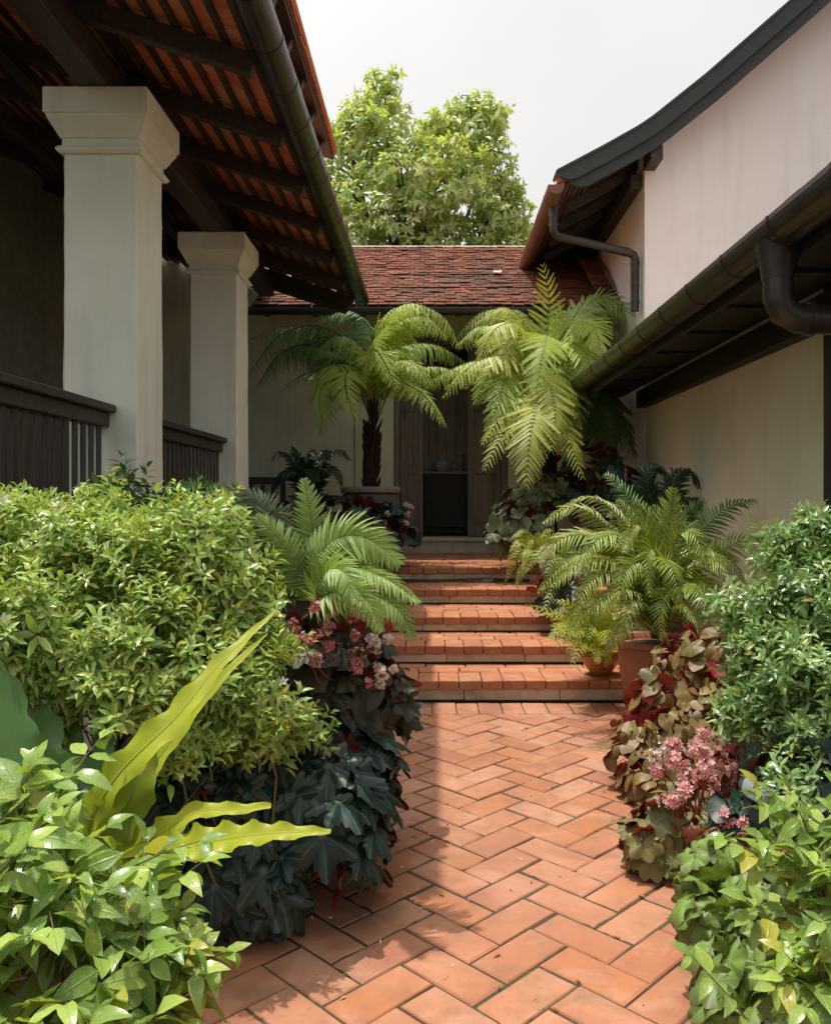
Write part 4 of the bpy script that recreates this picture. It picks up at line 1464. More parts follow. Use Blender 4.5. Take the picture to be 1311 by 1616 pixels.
def bipinna(npair=15, wid=.17, curl=.25, seed=0, curlin=0.0):
    """Leaflet of a tree fern, itself divided into narrow segments."""
    v = []; f = []; uv = []
    rg = np.random.default_rng(seed)
    def zc(y):
        return -curl * y * y
    for i in range(npair):
        y = .04 + .93 * i / npair
        w = wid * (min(1, .55 + y * 2.5)) * (1 - y) ** .55 + .02
        for sg in (-1, 1):
            b = len(v); h = .40 / npair
            sl = .22 * w
            z = zc(y); dz = rg.normal(-.012, .008)
            v += [(0, y - h, z), (sg * w * .5, y - h * .9 + sl * .5, z + .006), (sg * w, y + sl, z + dz), (sg * w * .55, y + h * 1.0 + sl * .5, z + .006), (0, y + h, zc(y + h))]
            uv += [(0, y)] * 5
            q = (b, b + 1, b + 2, b + 3, b + 4)
            f.append(q if sg > 0 else q[::-1])
    b = len(v)
    v += [(-.008, 0, .002), (.008, 0, .002), (0, 1, zc(1.0) + .002)]; uv += [(0, 0)] * 3
    f.append((b, b + 1, b + 2))
    return tpl(v, f, uv)


BIP = [bipinna(17, .088, c, i) for i, c in enumerate((.12, .3, .45))]
BIP_HANG = [bipinna(17, .088, c, i + 5) for i, c in enumerate((.5, .75))]
LACE = [bipinna(8, .19, c, i + 9) for i, c in enumerate((.15, .35))]


def fern_profile(x):
    return np.minimum(1, .55 + x * 2.2) * np.clip(1.02 - x, 0, 1) ** .62 + .03


def nest_frond(root, pts, wpx, mat, rng, hint, wave=.16, wn=5.5, name='frond', fold=.18, cup=0.0):
    """Broad strap leaf with waved margins; wpx gives half widths in metres along it."""
    K = 60
    c = spline(pts, K); T = nrm(np.gradient(c, axis=0))
    h = np.broadcast_to(np.asarray(hint, float), T.shape)
    N = nrm(h - (h * T).sum(1, keepdims=True) * T); S = np.cross(T, N)
    w = np.interp(np.linspace(0, 1, K), np.linspace(0, 1, len(wpx)), wpx)
    m = MB(); V = []; UV = []
    us = np.linspace(-1, 1, 11); s = np.linspace(0, 1, K)
    ph = rng.uniform(0, 6, 2)
    for i in range(K):
        for u in us:
            q = ph[0] if u < 0 else ph[1]
            wv = wave * w[i] * abs(u) ** 2.2 * math.sin(wn * 2 * math.pi * s[i] + q)
            edge = 1 + (.13 * math.sin(wn * 2 * math.pi * s[i] + q + 1.2) + .05 * math.sin(wn * 5.1 * math.pi * s[i] + q)) * abs(u)
            V.append(c[i] + S[i] * u * w[i] * edge + N[i] * (wv + fold * abs(u) * w[i])); UV.append((u, s[i]))
    n = len(us)
    fs = [(i * n + j, i * n + j + 1, (i + 1) * n + j + 1, (i + 1) * n + j) for i in range(K - 1) for j in range(n - 1)]
    m.add(V, np.array(fs), UV)
    tube(m, c - N * .002, np.linspace(.006, .0015, K), 5, False, mat=1)
    return m.build(name, [mat, mat], root, smooth=True)

# ------------------------------------------------------------------ big tree behind the roof
def make_tree():
    rng = np.random.default_rng(71)
    d0 = 19.0
    lumps = [(585, 205, 19, 62), (560, 255, 19.3, 60), (620, 215, 18.8, 48), (535, 215, 19.4, 34), (600, 160, 19, 40), (640, 285, 18.4, 78), (750, 205, 19, 48), (765, 260, 18.8, 52), (735, 175, 19.2, 30), (775, 175, 19.3, 28),
             (700, 235, 18.8, 56), (690, 205, 19.2, 34), (500, 345, 19.2, 36), (825, 385, 19.2, 34), (710, 310, 18.2, 72), (785, 330, 18.6, 46), (570, 330, 18.6, 62), (520, 290, 19.4, 40), (640, 350, 18, 70), (770, 375, 18.5, 60), (815, 350, 19, 26), (560, 395, 18.5, 60), (690, 400, 18.5, 70), (630, 440, 19, 80), (740, 440, 19, 70)]
    C, R = lumps_from(lumps)
    CS, RS = sublumps(C, R * .85, rng, 5)
    base = np.array([P(655, 788, d0)[0], d0, .6])
    root = thing('tree', 'tall leafy tree with fresh green crown behind the courtyard roof', 'tree', base)
    Pn, Nn = surf(rng, CS, RS, 2500, .6, 1.2, -.9, .62)
    ax = nrm(Nn * .8 + UP * .35 + rng.normal(0, .35, Pn.shape))
    side = nrm(np.cross(ax, rng.normal(0, 1, ax.shape))); oth = np.cross(ax, side)
    O, D, N, S = [], [], [], []
    for k in range(9):
        a = k * 2.399 + rng.uniform(-.4, .4, len(Pn))
        rad = side * np.cos(a)[:, None] + oth * np.sin(a)[:, None]
        d = nrm(rad + ax * rng.uniform(-.1, .8, (len(Pn), 1)) - UP * rng.uniform(.1, .7, (len(Pn), 1)))
        O.append(Pn + ax * rng.uniform(-.12, .1, (len(Pn), 1))); D.append(d); N.append(ax + UP * .4 + rng.normal(0, .2, d.shape)); S.append(.19 * rng.uniform(.55, 1.25, len(Pn)))
    m = MB(); pick(m, TREEL, rng, np.vstack(O), np.vstack(D), np.vstack(N), np.concatenate(S))
    m.build('crown', M['tree_leaf'], root)
    tm = MB()
    top = P(650, 430, d0)
    tube(tm, spline([base, base * .5 + top * .5 + np.array([.1, 0, 0]), top], 12), np.linspace(.30, .17, 12), 12)
    for i in range(len(C)):
        c = C[i]
        a = base * .25 + top * .75 if i % 2 else top
        mid = a * .45 + c * .55 + rng.normal(0, .15, 3) - UP * .1
        tube(tm, spline([a, mid, c], 12), np.linspace(.10, .02, 12), 7, False)
        for k in range(5):
            e = c + nrm(rng.normal(0, 1, 3) + UP * .4) * R[i] * .95
            tube(tm, spline([c * .7 + mid * .3, c * .5 + e * .5 + rng.normal(0, .08, 3), e], 7), np.linspace(.035, .008, 7), 5, False)
    tm.build('trunk', M['bark'], root, smooth=True)


make_tree()


# ------------------------------------------------------------------ far end: bench, table, pots
def make_bench():
    root = thing('garden_bench', 'dark wooden bench standing against the far wall beside the second pillar', 'bench', (-2.45, 11.0, LAND))
    x0, x1, y0, y1, z = -3.15, -2.02, 10.72, 11.2, LAND
    m = MB()
    for k in range(5):
        b2(m, (x0, y0 + k * .094, z + .42), (x1, y0 + k * .094 + .084, z + .45))
    m.build('seat', M['rail_wood'], root)
    m = MB()
    b2(m, (x0, y1 - .03, z + .95), (x1, y1 + .015, z + 1.05), .008)
    for k in range(8):
        xx = x0 + .07 + k * .145
        b2(m, (xx, y1 - .02, z + .47), (xx + .05, y1 + .004, z + .949))
    m.build('backrest', M['rail_wood'], root)
    for x in (x0, x1 - .06):
        for y, h in ((y0, .66), (y1 - .055, .95)):
            m = MB(); b2(m, (x, y, z), (x + .06, y + .055, z + h - .002)); m.build('leg', M['rail_wood'], root)
        m = MB(); b2(m, (x - .008, y0 - .02, z + .66), (x + .068, y1 - .06, z + .70), .008); m.build('armrest', M['rail_wood'], root)


make_bench()


def make_table():
    x0, x1 = (660 - 685) * 12.95 / F, (742 - 685) * 12.95 / F
    zt = P(0, 744, 12.95)[2]
    root = thing('console_table', 'dark wooden table with a dark board for the shade beneath, inside the open doorway', 'table', ((x0 + x1) / 2, 13.1, SILL))
    m = MB(); b2(m, (x0, 12.92, zt - .04), (x1, 13.27, zt), .006); m.build('tabletop', M['pale_wood'], root)
    for x in (x0 + .03, x1 - .09):
        for y in (12.94, 13.20):
            m = MB(); b2(m, (x, y, SILL), (x + .06, y + .06, zt - .042)); m.build('leg', M['dark_wood'], root)
    m = MB()
    b2(m, (x0 + .092, 12.955, SILL + .10), (x1 - .092, 12.975, zt - .044))  # dark board put in for the shaded opening under the tabletop
    m.build('shade_board', M['dark_wood'], root)
    c = P(698, 743, 13.08); c[2] = zt + .001
    t = thing('tureen', 'blue and white lidded ceramic pot standing on the doorway table', 'ceramic pot', c)
    m = MB(); lathe(m, c, [(.001, 0), (.085, 0), (.09, .02), (.13, .06), (.155, .11), (.15, .13), (.14, .13), (.13, .10), (.001, .08)], 32); m.build('bowl', M['ceramic'], t, smooth=True)
    m = MB(); lathe(m, c, [(.152, .132), (.155, .137), (.13, .165), (.07, .195), (.02, .205), (.018, .215), (.03, .228), (.02, .242), (.001, .246)], 32); m.build('lid', M['ceramic'], t, smooth=True)
    for s in (-1, 1):
        m = MB(); a = np.linspace(-1.3, 1.3, 9)
        tube(m, np.stack([c[0] + s * (.148 + .05 * np.cos(a)), np.full(9, c[1]), c[2] + .10 + .035 * np.sin(a)], 1), .009, 8); m.build('handle', M['ceramic'], t, smooth=True)
    c = P(731, 743, 13.1); c[2] = zt + .001
    t = thing('candlestick', 'thin dark candlestick on the right end of the doorway table', 'candlestick', c)
    m = MB(); lathe(m, c, [(.001, 0), (.045, 0), (.045, .012), (.012, .03), (.009, .10), (.02, .12), (.009, .14), (.009, .24), (.026, .25), (.026, .262), (.001, .262)], 20); m.build('stand', M['gutter'], t, smooth=True)
    m = MB(); lathe(m, c, [(.011, .2625), (.011, .33), (.001, .333)], 12); m.build('candle', M['rim'], t, smooth=True)


make_table()


def make_pot(name, label, c, prof, mat, rim=None, soil_z=None, soil_r=None):
    root = thing(name, label, 'plant pot', c)
    m = MB(); lathe(m, c, prof, 44, wob=.006); m.build('pot_body', mat, root, smooth=True)
    if rim:
        m = MB(); lathe(m, c, rim[0], 44); m.build('rim', rim[1], root, smooth=True)
    if soil_z:
        rng = np.random.default_rng(1); m = MB()
        lathe(m, c, [(soil_r, soil_z), (soil_r * .6, soil_z + .015), (.001, soil_z + .02)], 24); m.build('soil', M['soil'], root)
    return root


pc = P(585, 788, 9.7); pc[2] = LAND
make_pot('stone_planter', 'large grey stone planter holding the left tree fern by the door', pc,
         [(.001, 0), (.24, 0), (.27, .05), (.33, .45), (.335, .80), (.30, .82), (.29, .74)], M['stone_pot'],
         ([(.30, .822), (.345, .822), (.352, .84), (.352, .882), (.34, .892), (.30, .892), (.29, .80)], M['rim']), .80, .30)

# ------------------------------------------------------------------ tree ferns
rngf = np.random.default_rng(100)


def fr(root, wp, mat, n=30, L=.34, ang=68, hint=(0, -.5, 1), droop=.2, tps=BIP, bare=.2, rr=.010, dark=False):
    return frond(root, [P(*w) if len(w) == 3 else w for w in wp], M[mat], rngf, n, L, tps, ang, bare, fern_profile, hint, droop, rr, M['dark_stalk'] if dark else None)


tl = thing('tree_fern', 'tree fern with slender dark trunk rising from the grey stone planter', 'tree fern', pc + np.array([0, 0, .80]))
m = MB(); base = pc + np.array([0, 0, .78]); topp = P(588, 682, 9.7)
tube(m, spline([base, base * .5 + topp * .5 + np.array([-.03, 0, 0]), topp], 16), np.linspace(.085, .07, 16), 12)
for k in range(90):                                          # old stalk stubs up the trunk
    z = rngf.uniform(0, 1); a = rngf.uniform(0, 6.28); q = base * (1 - z) + topp * z
    o = np.array([math.cos(a), math.sin(a), 0]) * .068
    tube(m, [q + o * .8, q + o * 1.35 + UP * .09, q + o * 1.7 + UP * .16], [.018, .013, .005], 5, False)
m.build('trunk', M['fern_bark'], tl, smooth=True)
C0 = (590, 678, 9.68)
TLF = [  # fern_deep fronds: shade put into the leaf colour
    ([C0, (596, 560, 9.5), (612, 500, 9.3), (650, 478, 9.1), (700, 500, 8.9), (722, 540, 8.8)], 'fern_tree', 0.450, (0, -.2, 1), .75, BIP_HANG),
    ([C0, (585, 560, 9.6), (598, 510, 9.5), (625, 485, 9.5), (660, 492, 9.3)], 'fern_tree', 0.475, (-.8, -.5, .5), .5, BIP),
    ([C0, (570, 585, 9.5), (535, 560, 9.3), (480, 545, 9.2), (425, 560, 9.1)], 'fern_deep', 0.450, (0, -.2, 1), .7, BIP_HANG),
    ([C0, (570, 570, 9.9), (520, 530, 10.0), (455, 515, 10.0), (395, 535, 10.0)], 'fern_deep', 0.475, (0, -.2, 1), .8, BIP_HANG),
    ([C0, (565, 610, 9.3), (540, 610, 9.0), (515, 640, 8.7), (505, 690, 8.6)], 'fern_bright', 0.375, (-.2, -.7, .8), .25, BIP),
    ([C0, (570, 600, 9.2), (550, 585, 8.8), (545, 610, 8.5), (560, 665, 8.3)], 'fern_tree', 0.375, (0, -.8, .6), .2, BIP),
    ([C0, (620, 605, 9.3), (645, 608, 9.0), (675, 630, 8.8), (702, 672, 8.7)], 'fern_tree', 0.325, (.1, -.5, 1), .3, BIP),
    ([C0, (615, 590, 9.4), (650, 580, 9.3), (700, 580, 9.1), (745, 600, 9.0)], 'fern_tree', 0.375, (0, -.3, 1), .7, BIP_HANG),
    ([C0, (610, 570, 9.8), (640, 545, 9.9), (690, 545, 10.0), (740, 575, 10.1)], 'fern_bright', 0.400, (0, -.2, 1), .6, BIP_HANG),
    ([C0, (590, 550, 9.9), (575, 505, 10.1), (545, 490, 10.2), (505, 505, 10.3)], 'fern_deep', 0.450, (.3, -.5, .8), .5, BIP_HANG),
    ([C0, (575, 590, 10.0), (540, 580, 10.3), (480, 590, 10.6), (440, 620, 10.7)], 'fern_deep', 0.425, (0, -.2, 1), .4, BIP),
    ([C0, (575, 600, 9.3), (545, 575, 9.0), (510, 590, 8.7), (490, 640, 8.6)], 'fern_tree', 0.375, (-.1, -.6, 1), .3, BIP),
    ([C0, (600, 600, 9.3), (625, 570, 9.0), (655, 575, 8.8), (680, 610, 8.7)], 'fern_tree', 0.375, (.1, -.6, 1), .4, BIP),
    ([C0, (580, 590, 9.3), (565, 545, 9.1), (530, 530, 8.9), (490, 560, 8.8)], 'fern_bright', 0.425, (0, -.3, 1), .6, BIP_HANG),
    ([C0, (590, 600, 9.2), (590, 560, 8.8), (600, 560, 8.5), (625, 610, 8.3)], 'fern_tree', 0.400, (.1, -1, .5), .2, BIP),
    ([C0, (605, 560, 9.5), (628, 510, 9.4), (670, 500, 9.3), (705, 530, 9.2)], 'fern_tree', 0.425, (.1, -.5, 1), .7, BIP_HANG),
    ([C0, (570, 580, 9.7), (540, 540, 9.8), (490, 535, 9.8), (445, 575, 9.8)], 'fern_deep', 0.475, (0, -.3, 1), .8, BIP_HANG),
    ([C0, (602, 560, 9.2), (606, 520, 8.9), (590, 545, 8.5), (575, 600, 8.2)], 'fern_tree', 0.400, (-.7, -.6, .5), .25, BIP),
]
TLF += [
    ([C0, (565, 560, 9.8), (505, 515, 9.9), (440, 530, 9.9), (392, 590, 9.9)], 'fern_deep', .46, (0, -.4, 1), .9, BIP_HANG),
    ([C0, (560, 580, 9.5), (500, 545, 9.4), (445, 555, 9.3), (405, 610, 9.2)], 'fern_deep', .42, (0, -.4, 1), .9, BIP_HANG),
    ([C0, (560, 600, 9.2), (530, 590, 8.8), (505, 620, 8.6), (508, 670, 8.5)], 'fern_tree', .36, (-.2, -.8, .7), .25, BIP),
]
for wp, mt, L, hint, dr, tp in TLF:
    fr(tl, wp, mt, 34, L, 72, hint, dr, tp, .27, .010, True)

rc = P(858, 575, 10.08); rb = np.array([rc[0] + .08, 10.2, LAND - .02])
trf = thing('tree_fern', 'spreading yellow green tree fern crowding the right of the doorway, young frond standing upright', 'tree fern', rb)
m = MB(); tube(m, spline([rb, rb * .5 + rc * .5 + np.array([.05, .05, 0]), rc], 16), np.linspace(.10, .07, 16), 12)
for k in range(90):
    z = rngf.uniform(0, 1); a = rngf.uniform(0, 6.28); q = rb * (1 - z) + rc * z
    o = np.array([math.cos(a), math.sin(a), 0]) * .075
    tube(m, [q + o * .8, q + o * 1.3 + UP * .09, q + o * 1.6 + UP * .15], [.018, .013, .005], 5, False)
m.build('trunk', M['fern_bark'], trf, smooth=True)
C1 = (858, 578, 10.08)
TRF = [  # shaded fronds are darkened by the fern_deep leaf colour
    ([C1, (862, 520, 10.08), (866, 470, 10.08), (856, 420, 9.97)], 'fern_yellow', 0.358, (0, -1, .2), -.15, BIP, 14, 62),
    ([C1, (885, 530, 10.19), (915, 490, 10.19), (955, 470, 10.08), (1000, 500, 9.97)], 'fern_bright', 0.495, (-.3, -.6, .7), .1, BIP, 30, 80),
    ([C1, (880, 540, 9.97), (905, 510, 9.74), (935, 515, 9.41), (950, 560, 9.18)], 'fern_tree', 0.468, (.1, -.9, .5), .1, BIP, 30, 76),
    ([C1, (840, 560, 9.86), (810, 560, 9.63), (775, 585, 9.41), (750, 635, 9.30)], 'fern_tree', 0.440, (0, -.6, .9), .35, BIP, 30, 72),
    ([C1, (830, 545, 10.08), (795, 520, 10.08), (755, 515, 9.97), (720, 545, 9.86)], 'fern_tree', 0.413, (0, -.3, 1), .6, BIP_HANG, 28, 70),
    ([C1, (825, 570, 9.97), (780, 565, 9.86), (730, 575, 9.63), (672, 605, 9.41)], 'fern_tree', 0.440, (0, -.3, 1), .7, BIP_HANG, 30, 72),
    ([C1, (855, 600, 9.52), (845, 640, 8.96), (836, 690, 8.62), (830, 765, 8.40)], 'fern_yellow', 0.605, (-.1, -1, .6), .12, BIP, 32, 66),
    ([C1, (850, 590, 9.63), (825, 620, 9.18), (795, 650, 8.96), (762, 700, 8.74)], 'fern_yellow', 0.413, (-.3, -.9, .7), .2, BIP, 28, 70),
    ([C1, (868, 600, 9.63), (880, 640, 9.18), (895, 680, 8.96), (912, 735, 8.74)], 'fern_yellow', 0.440, (.2, -.9, .6), .2, BIP, 28, 68),
    ([C1, (880, 580, 9.74), (895, 600, 9.41), (900, 640, 9.18), (895, 690, 8.96)], 'fern_tree', 0.468, (.1, -1, .5), .2, BIP, 28, 70),
    ([C1, (885, 585, 10.08), (925, 600, 10.08), (965, 640, 9.97), (1000, 720, 9.86)], 'fern_deep', 0.578, (.1, -.8, .6), .3, BIP_HANG, 30, 72),
    ([C1, (880, 590, 10.30), (915, 620, 10.42), (940, 670, 10.42), (955, 730, 10.42)], 'fern_deep', 0.550, (.1, -.8, .6), .3, BIP, 30, 72),
    ([C1, (845, 550, 9.97), (825, 530, 9.74), (800, 540, 9.41), (785, 590, 9.18)], 'fern_yellow', 0.440, (-.1, -.9, .5), .3, BIP, 28, 72),
    ([C1, (860, 545, 9.74), (862, 530, 9.41), (855, 560, 9.07), (845, 620, 8.85)], 'fern_tree', 0.468, (0, -1, .4), .2, BIP, 28, 72),
    ([C1, (850, 540, 10.30), (830, 500, 10.42), (805, 490, 10.53), (770, 515, 10.53)], 'fern_bright', 0.413, (0, -.4, 1), .5, BIP_HANG, 26, 70),
    ([C1, (875, 550, 10.30), (905, 540, 10.42), (950, 560, 10.42), (985, 610, 10.30)], 'fern_bright', 0.468, (.1, -.4, 1), .5, BIP_HANG, 28, 72),
    ([C1, (840, 540, 9.74), (815, 510, 9.52), (780, 520, 9.30), (755, 570, 9.18)], 'fern_yellow', 0.440, (-.1, -.7, .8), .35, BIP, 28, 72),
    ([C1, (850, 600, 9.52), (815, 620, 9.18), (785, 640, 8.96), (768, 690, 8.85)], 'fern_tree', 0.413, (-.3, -.9, .6), .2, BIP, 28, 72),
    ([C1, (870, 560, 9.86), (895, 540, 9.63), (925, 560, 9.41), (935, 620, 9.30)], 'fern_tree', 0.468, (.2, -.8, .6), .3, BIP, 28, 72),
    ([C1, (860, 580, 9.52), (865, 600, 9.18), (875, 650, 8.85), (870, 710, 8.62)], 'fern_yellow', 0.495, (.05, -1, .5), .15, BIP, 30, 70),
    ([C1, (835, 570, 9.63), (805, 590, 9.30), (790, 620, 9.07), (800, 680, 8.85)], 'fern_tree', 0.440, (-.2, -.9, .5), .2, BIP, 28, 72),
    ([C1, (875, 535, 10.42), (905, 490, 10.53), (945, 490, 10.53), (980, 540, 10.42)], 'fern_bright', 0.468, (.1, -.6, .9), .35, BIP, 28, 74),
    ([C1, (835, 530, 10.30), (800, 490, 10.53), (755, 495, 10.55), (715, 540, 10.55)], 'fern_tree', 0.468, (0, -.4, 1), .5, BIP_HANG, 28, 72),
    ([C1, (890, 600, 9.86), (930, 610, 9.74), (960, 650, 9.63), (965, 730, 9.63)], 'fern_deep', 0.550, (.2, -.8, .6), .3, BIP_HANG, 28, 72),
    ([C1, (850, 560, 10.42), (820, 545, 10.55), (780, 560, 10.55), (740, 600, 10.55)], 'fern_deep', 0.468, (0, -.3, 1), .5, BIP_HANG, 28, 72),
]
TRF += [
    ([C1, (845, 610, 9.6), (820, 650, 9.1), (790, 690, 8.8), (765, 740, 8.6)], 'fern_yellow', .42, (-.3, -1, .6), .15, BIP, 30, 68),
    ([C1, (870, 610, 9.6), (885, 660, 9.1), (900, 700, 8.8), (918, 752, 8.6)], 'fern_yellow', .42, (.2, -1, .6), .15, BIP, 30, 68),
    ([C1, (835, 570, 9.7), (795, 560, 9.3), (745, 575, 9.0), (700, 625, 8.8)], 'fern_yellow', .42, (-.1, -.6, 1), .5, BIP, 30, 72),
    ([C1, (885, 540, 10.3), (925, 500, 10.5), (970, 490, 10.5), (1010, 530, 10.5)], 'fern_bright', .44, (.1, -.7, .8), .3, BIP, 30, 76),
    ([C1, (845, 540, 10.0), (820, 500, 9.9), (790, 485, 9.8), (750, 510, 9.7)], 'fern_yellow', .40, (-.1, -.6, 1), .5, BIP_HANG, 30, 72),
]
for wp, mt, L, hint, dr, tp, n, an in TRF:
    fr(trf, wp, mt, n, L, an, hint, dr, tp)

# ------------------------------------------------------------------ simple-leaved ferns
def comb_fern(name, label, base, fronds, mat, L=.2, n=34, group=None, ang=64, droop=.12, tps=PINNA, trunk=None, width=1.0, hint=(0, -.5, 1), bare=.14, rr=.006, seed=0):
    root = thing(name, label, 'fern', base, group)
    rg = np.random.default_rng(seed)
    for w in fronds:
        opt = {}
        if isinstance(w[-1], dict):
            opt = w[-1]; w = w[:-1]
        frond(root, [base + np.array([*rg.normal(0, .012, 2), .02])] + [P(*q) for q in w], M[opt.get('mat', mat)], rg, opt.get('n', n), opt.get('L', L), tps, opt.get('ang', ang), opt.get('bare', bare),
              None, opt.get('hint', hint), opt.get('droop', droop), rr, width=opt.get('L', L) * width)
    if trunk:
        m = MB(); tube(m, [np.array([base[0], base[1], trunk]), base + np.array([0, 0, .03])], [.035, .03], 10); m.build('trunk', M['fern_bark'], root)
    return root


b = P(498, 975, 3.28)
comb_fern('arching_fern', 'bright green fern with long comb fronds arching over the left of the steps', b, [
    ((500, 900, 3.28), (492, 820, 3.28), (480, 757, 3.30), {'L': 0.141, 'hint': (.1, -1, .1), 'n': 40}),
    ((490, 900, 3.24), (530, 852, 3.20), (580, 850, 3.15), (630, 888, 3.11), {'L': 0.207, 'n': 46, 'ang': 70, 'hint': (0, -.9, .7)}),
    ((520, 925, 3.20), (560, 900, 3.11), (610, 915, 3.05), (660, 950, 3.00), {'L': 0.141, 'n': 44}),
    ((530, 940, 3.15), (580, 935, 3.07), (625, 960, 3.00), (652, 1005, 2.99), {'L': 0.149, 'n': 44, 'hint': (.2, -.8, .8)}),
    ((510, 945, 3.11), (545, 930, 2.99), (580, 950, 2.90), (600, 995, 2.86), {'L': 0.149, 'n': 40, 'hint': (.1, -.9, .7)}),
    ((470, 900, 3.24), (440, 850, 3.24), (405, 815, 3.24), {'L': 0.133, 'hint': (-.2, -.9, .6)}),
    ((520, 920, 3.40), (560, 880, 3.53), (610, 870, 3.61), {'L': 0.158}),
    ((480, 910, 3.40), (470, 860, 3.57), (440, 840, 3.73), {'L': 0.158}),
    ((500, 930, 3.15), (520, 900, 3.03), (545, 905, 2.90), (560, 950, 2.82), {'L': 0.141, 'hint': (0, -1, .5)}),
], 'fern_bright', .2, 40, trunk=-.05, seed=3, width=1.0)
b = P(415, 885, 3.75)
comb_fern('arching_fern', 'dull green fern with pale fronds rising beside the second pillar above the bush', b, [
    ((425, 840, 3.75), (405, 790, 3.75), (360, 768, 3.75), {'L': .16, 'mat': 'silver_fern'}),
    ((430, 850, 3.7), (425, 810, 3.7), (440, 830, 3.65), (455, 890, 3.6), {'L': .15, 'mat': 'silver_fern'}),
    ((380, 830, 3.8), (345, 785, 3.85), (300, 765, 3.9), (262, 775, 3.9), {'L': .13, 'hint': (0, -.9, .5)}),
    ((390, 830, 3.9), (380, 790, 4.0), (350, 775, 4.1), {'L': .15}),
] if 'silver_fern' in M else [
    ((425, 840, 3.75), (405, 790, 3.75), (360, 768, 3.75), {'L': .16}),
    ((430, 850, 3.7), (425, 810, 3.7), (440, 830, 3.65), (455, 890, 3.6), {'L': .15}),
    ((380, 830, 3.8), (345, 785, 3.85), (300, 765, 3.9), (262, 775, 3.9), {'L': .13, 'hint': (0, -.9, .5)}),
    ((390, 830, 3.9), (380, 790, 4.0), (350, 775, 4.1), {'L': .15}),
], 'fern_deep', .15, 34, trunk=-.05, seed=4, width=1.2)
b = P(490, 815, 10.1); b[2] = P(0, 800, 10.1)[2]
comb_fern('shade_fern', 'dark fern spreading two tufts of fronds in front of the far wall bench', b, [
    ((475, 760, 10.1), (460, 725, 10.0), (440, 715, 9.9), (430, 725, 9.9)),
    ((480, 760, 10.1), (470, 720, 10.1), (462, 703, 10.1)),
    ((485, 750, 10.1), (488, 715, 10.0), (500, 720, 9.9)),
    ((500, 755, 10.1), (515, 720, 10.0), (535, 712, 9.9), (552, 725, 9.9)),
    ((495, 760, 9.9), (510, 740, 9.7), (530, 745, 9.6), (540, 765, 9.6)),
    ((480, 770, 9.9), (465, 745, 9.7), (445, 750, 9.6), (435, 770, 9.6)),
    ((490, 765, 9.9), (490, 740, 9.6), (500, 760, 9.4)),
    ((500, 750, 10.2), (510, 715, 10.3), (525, 708, 10.3)),
], 'fern_black', .24, 24, trunk=LAND, seed=5, width=1.8)
b = P(1035, 1012, 5.75)
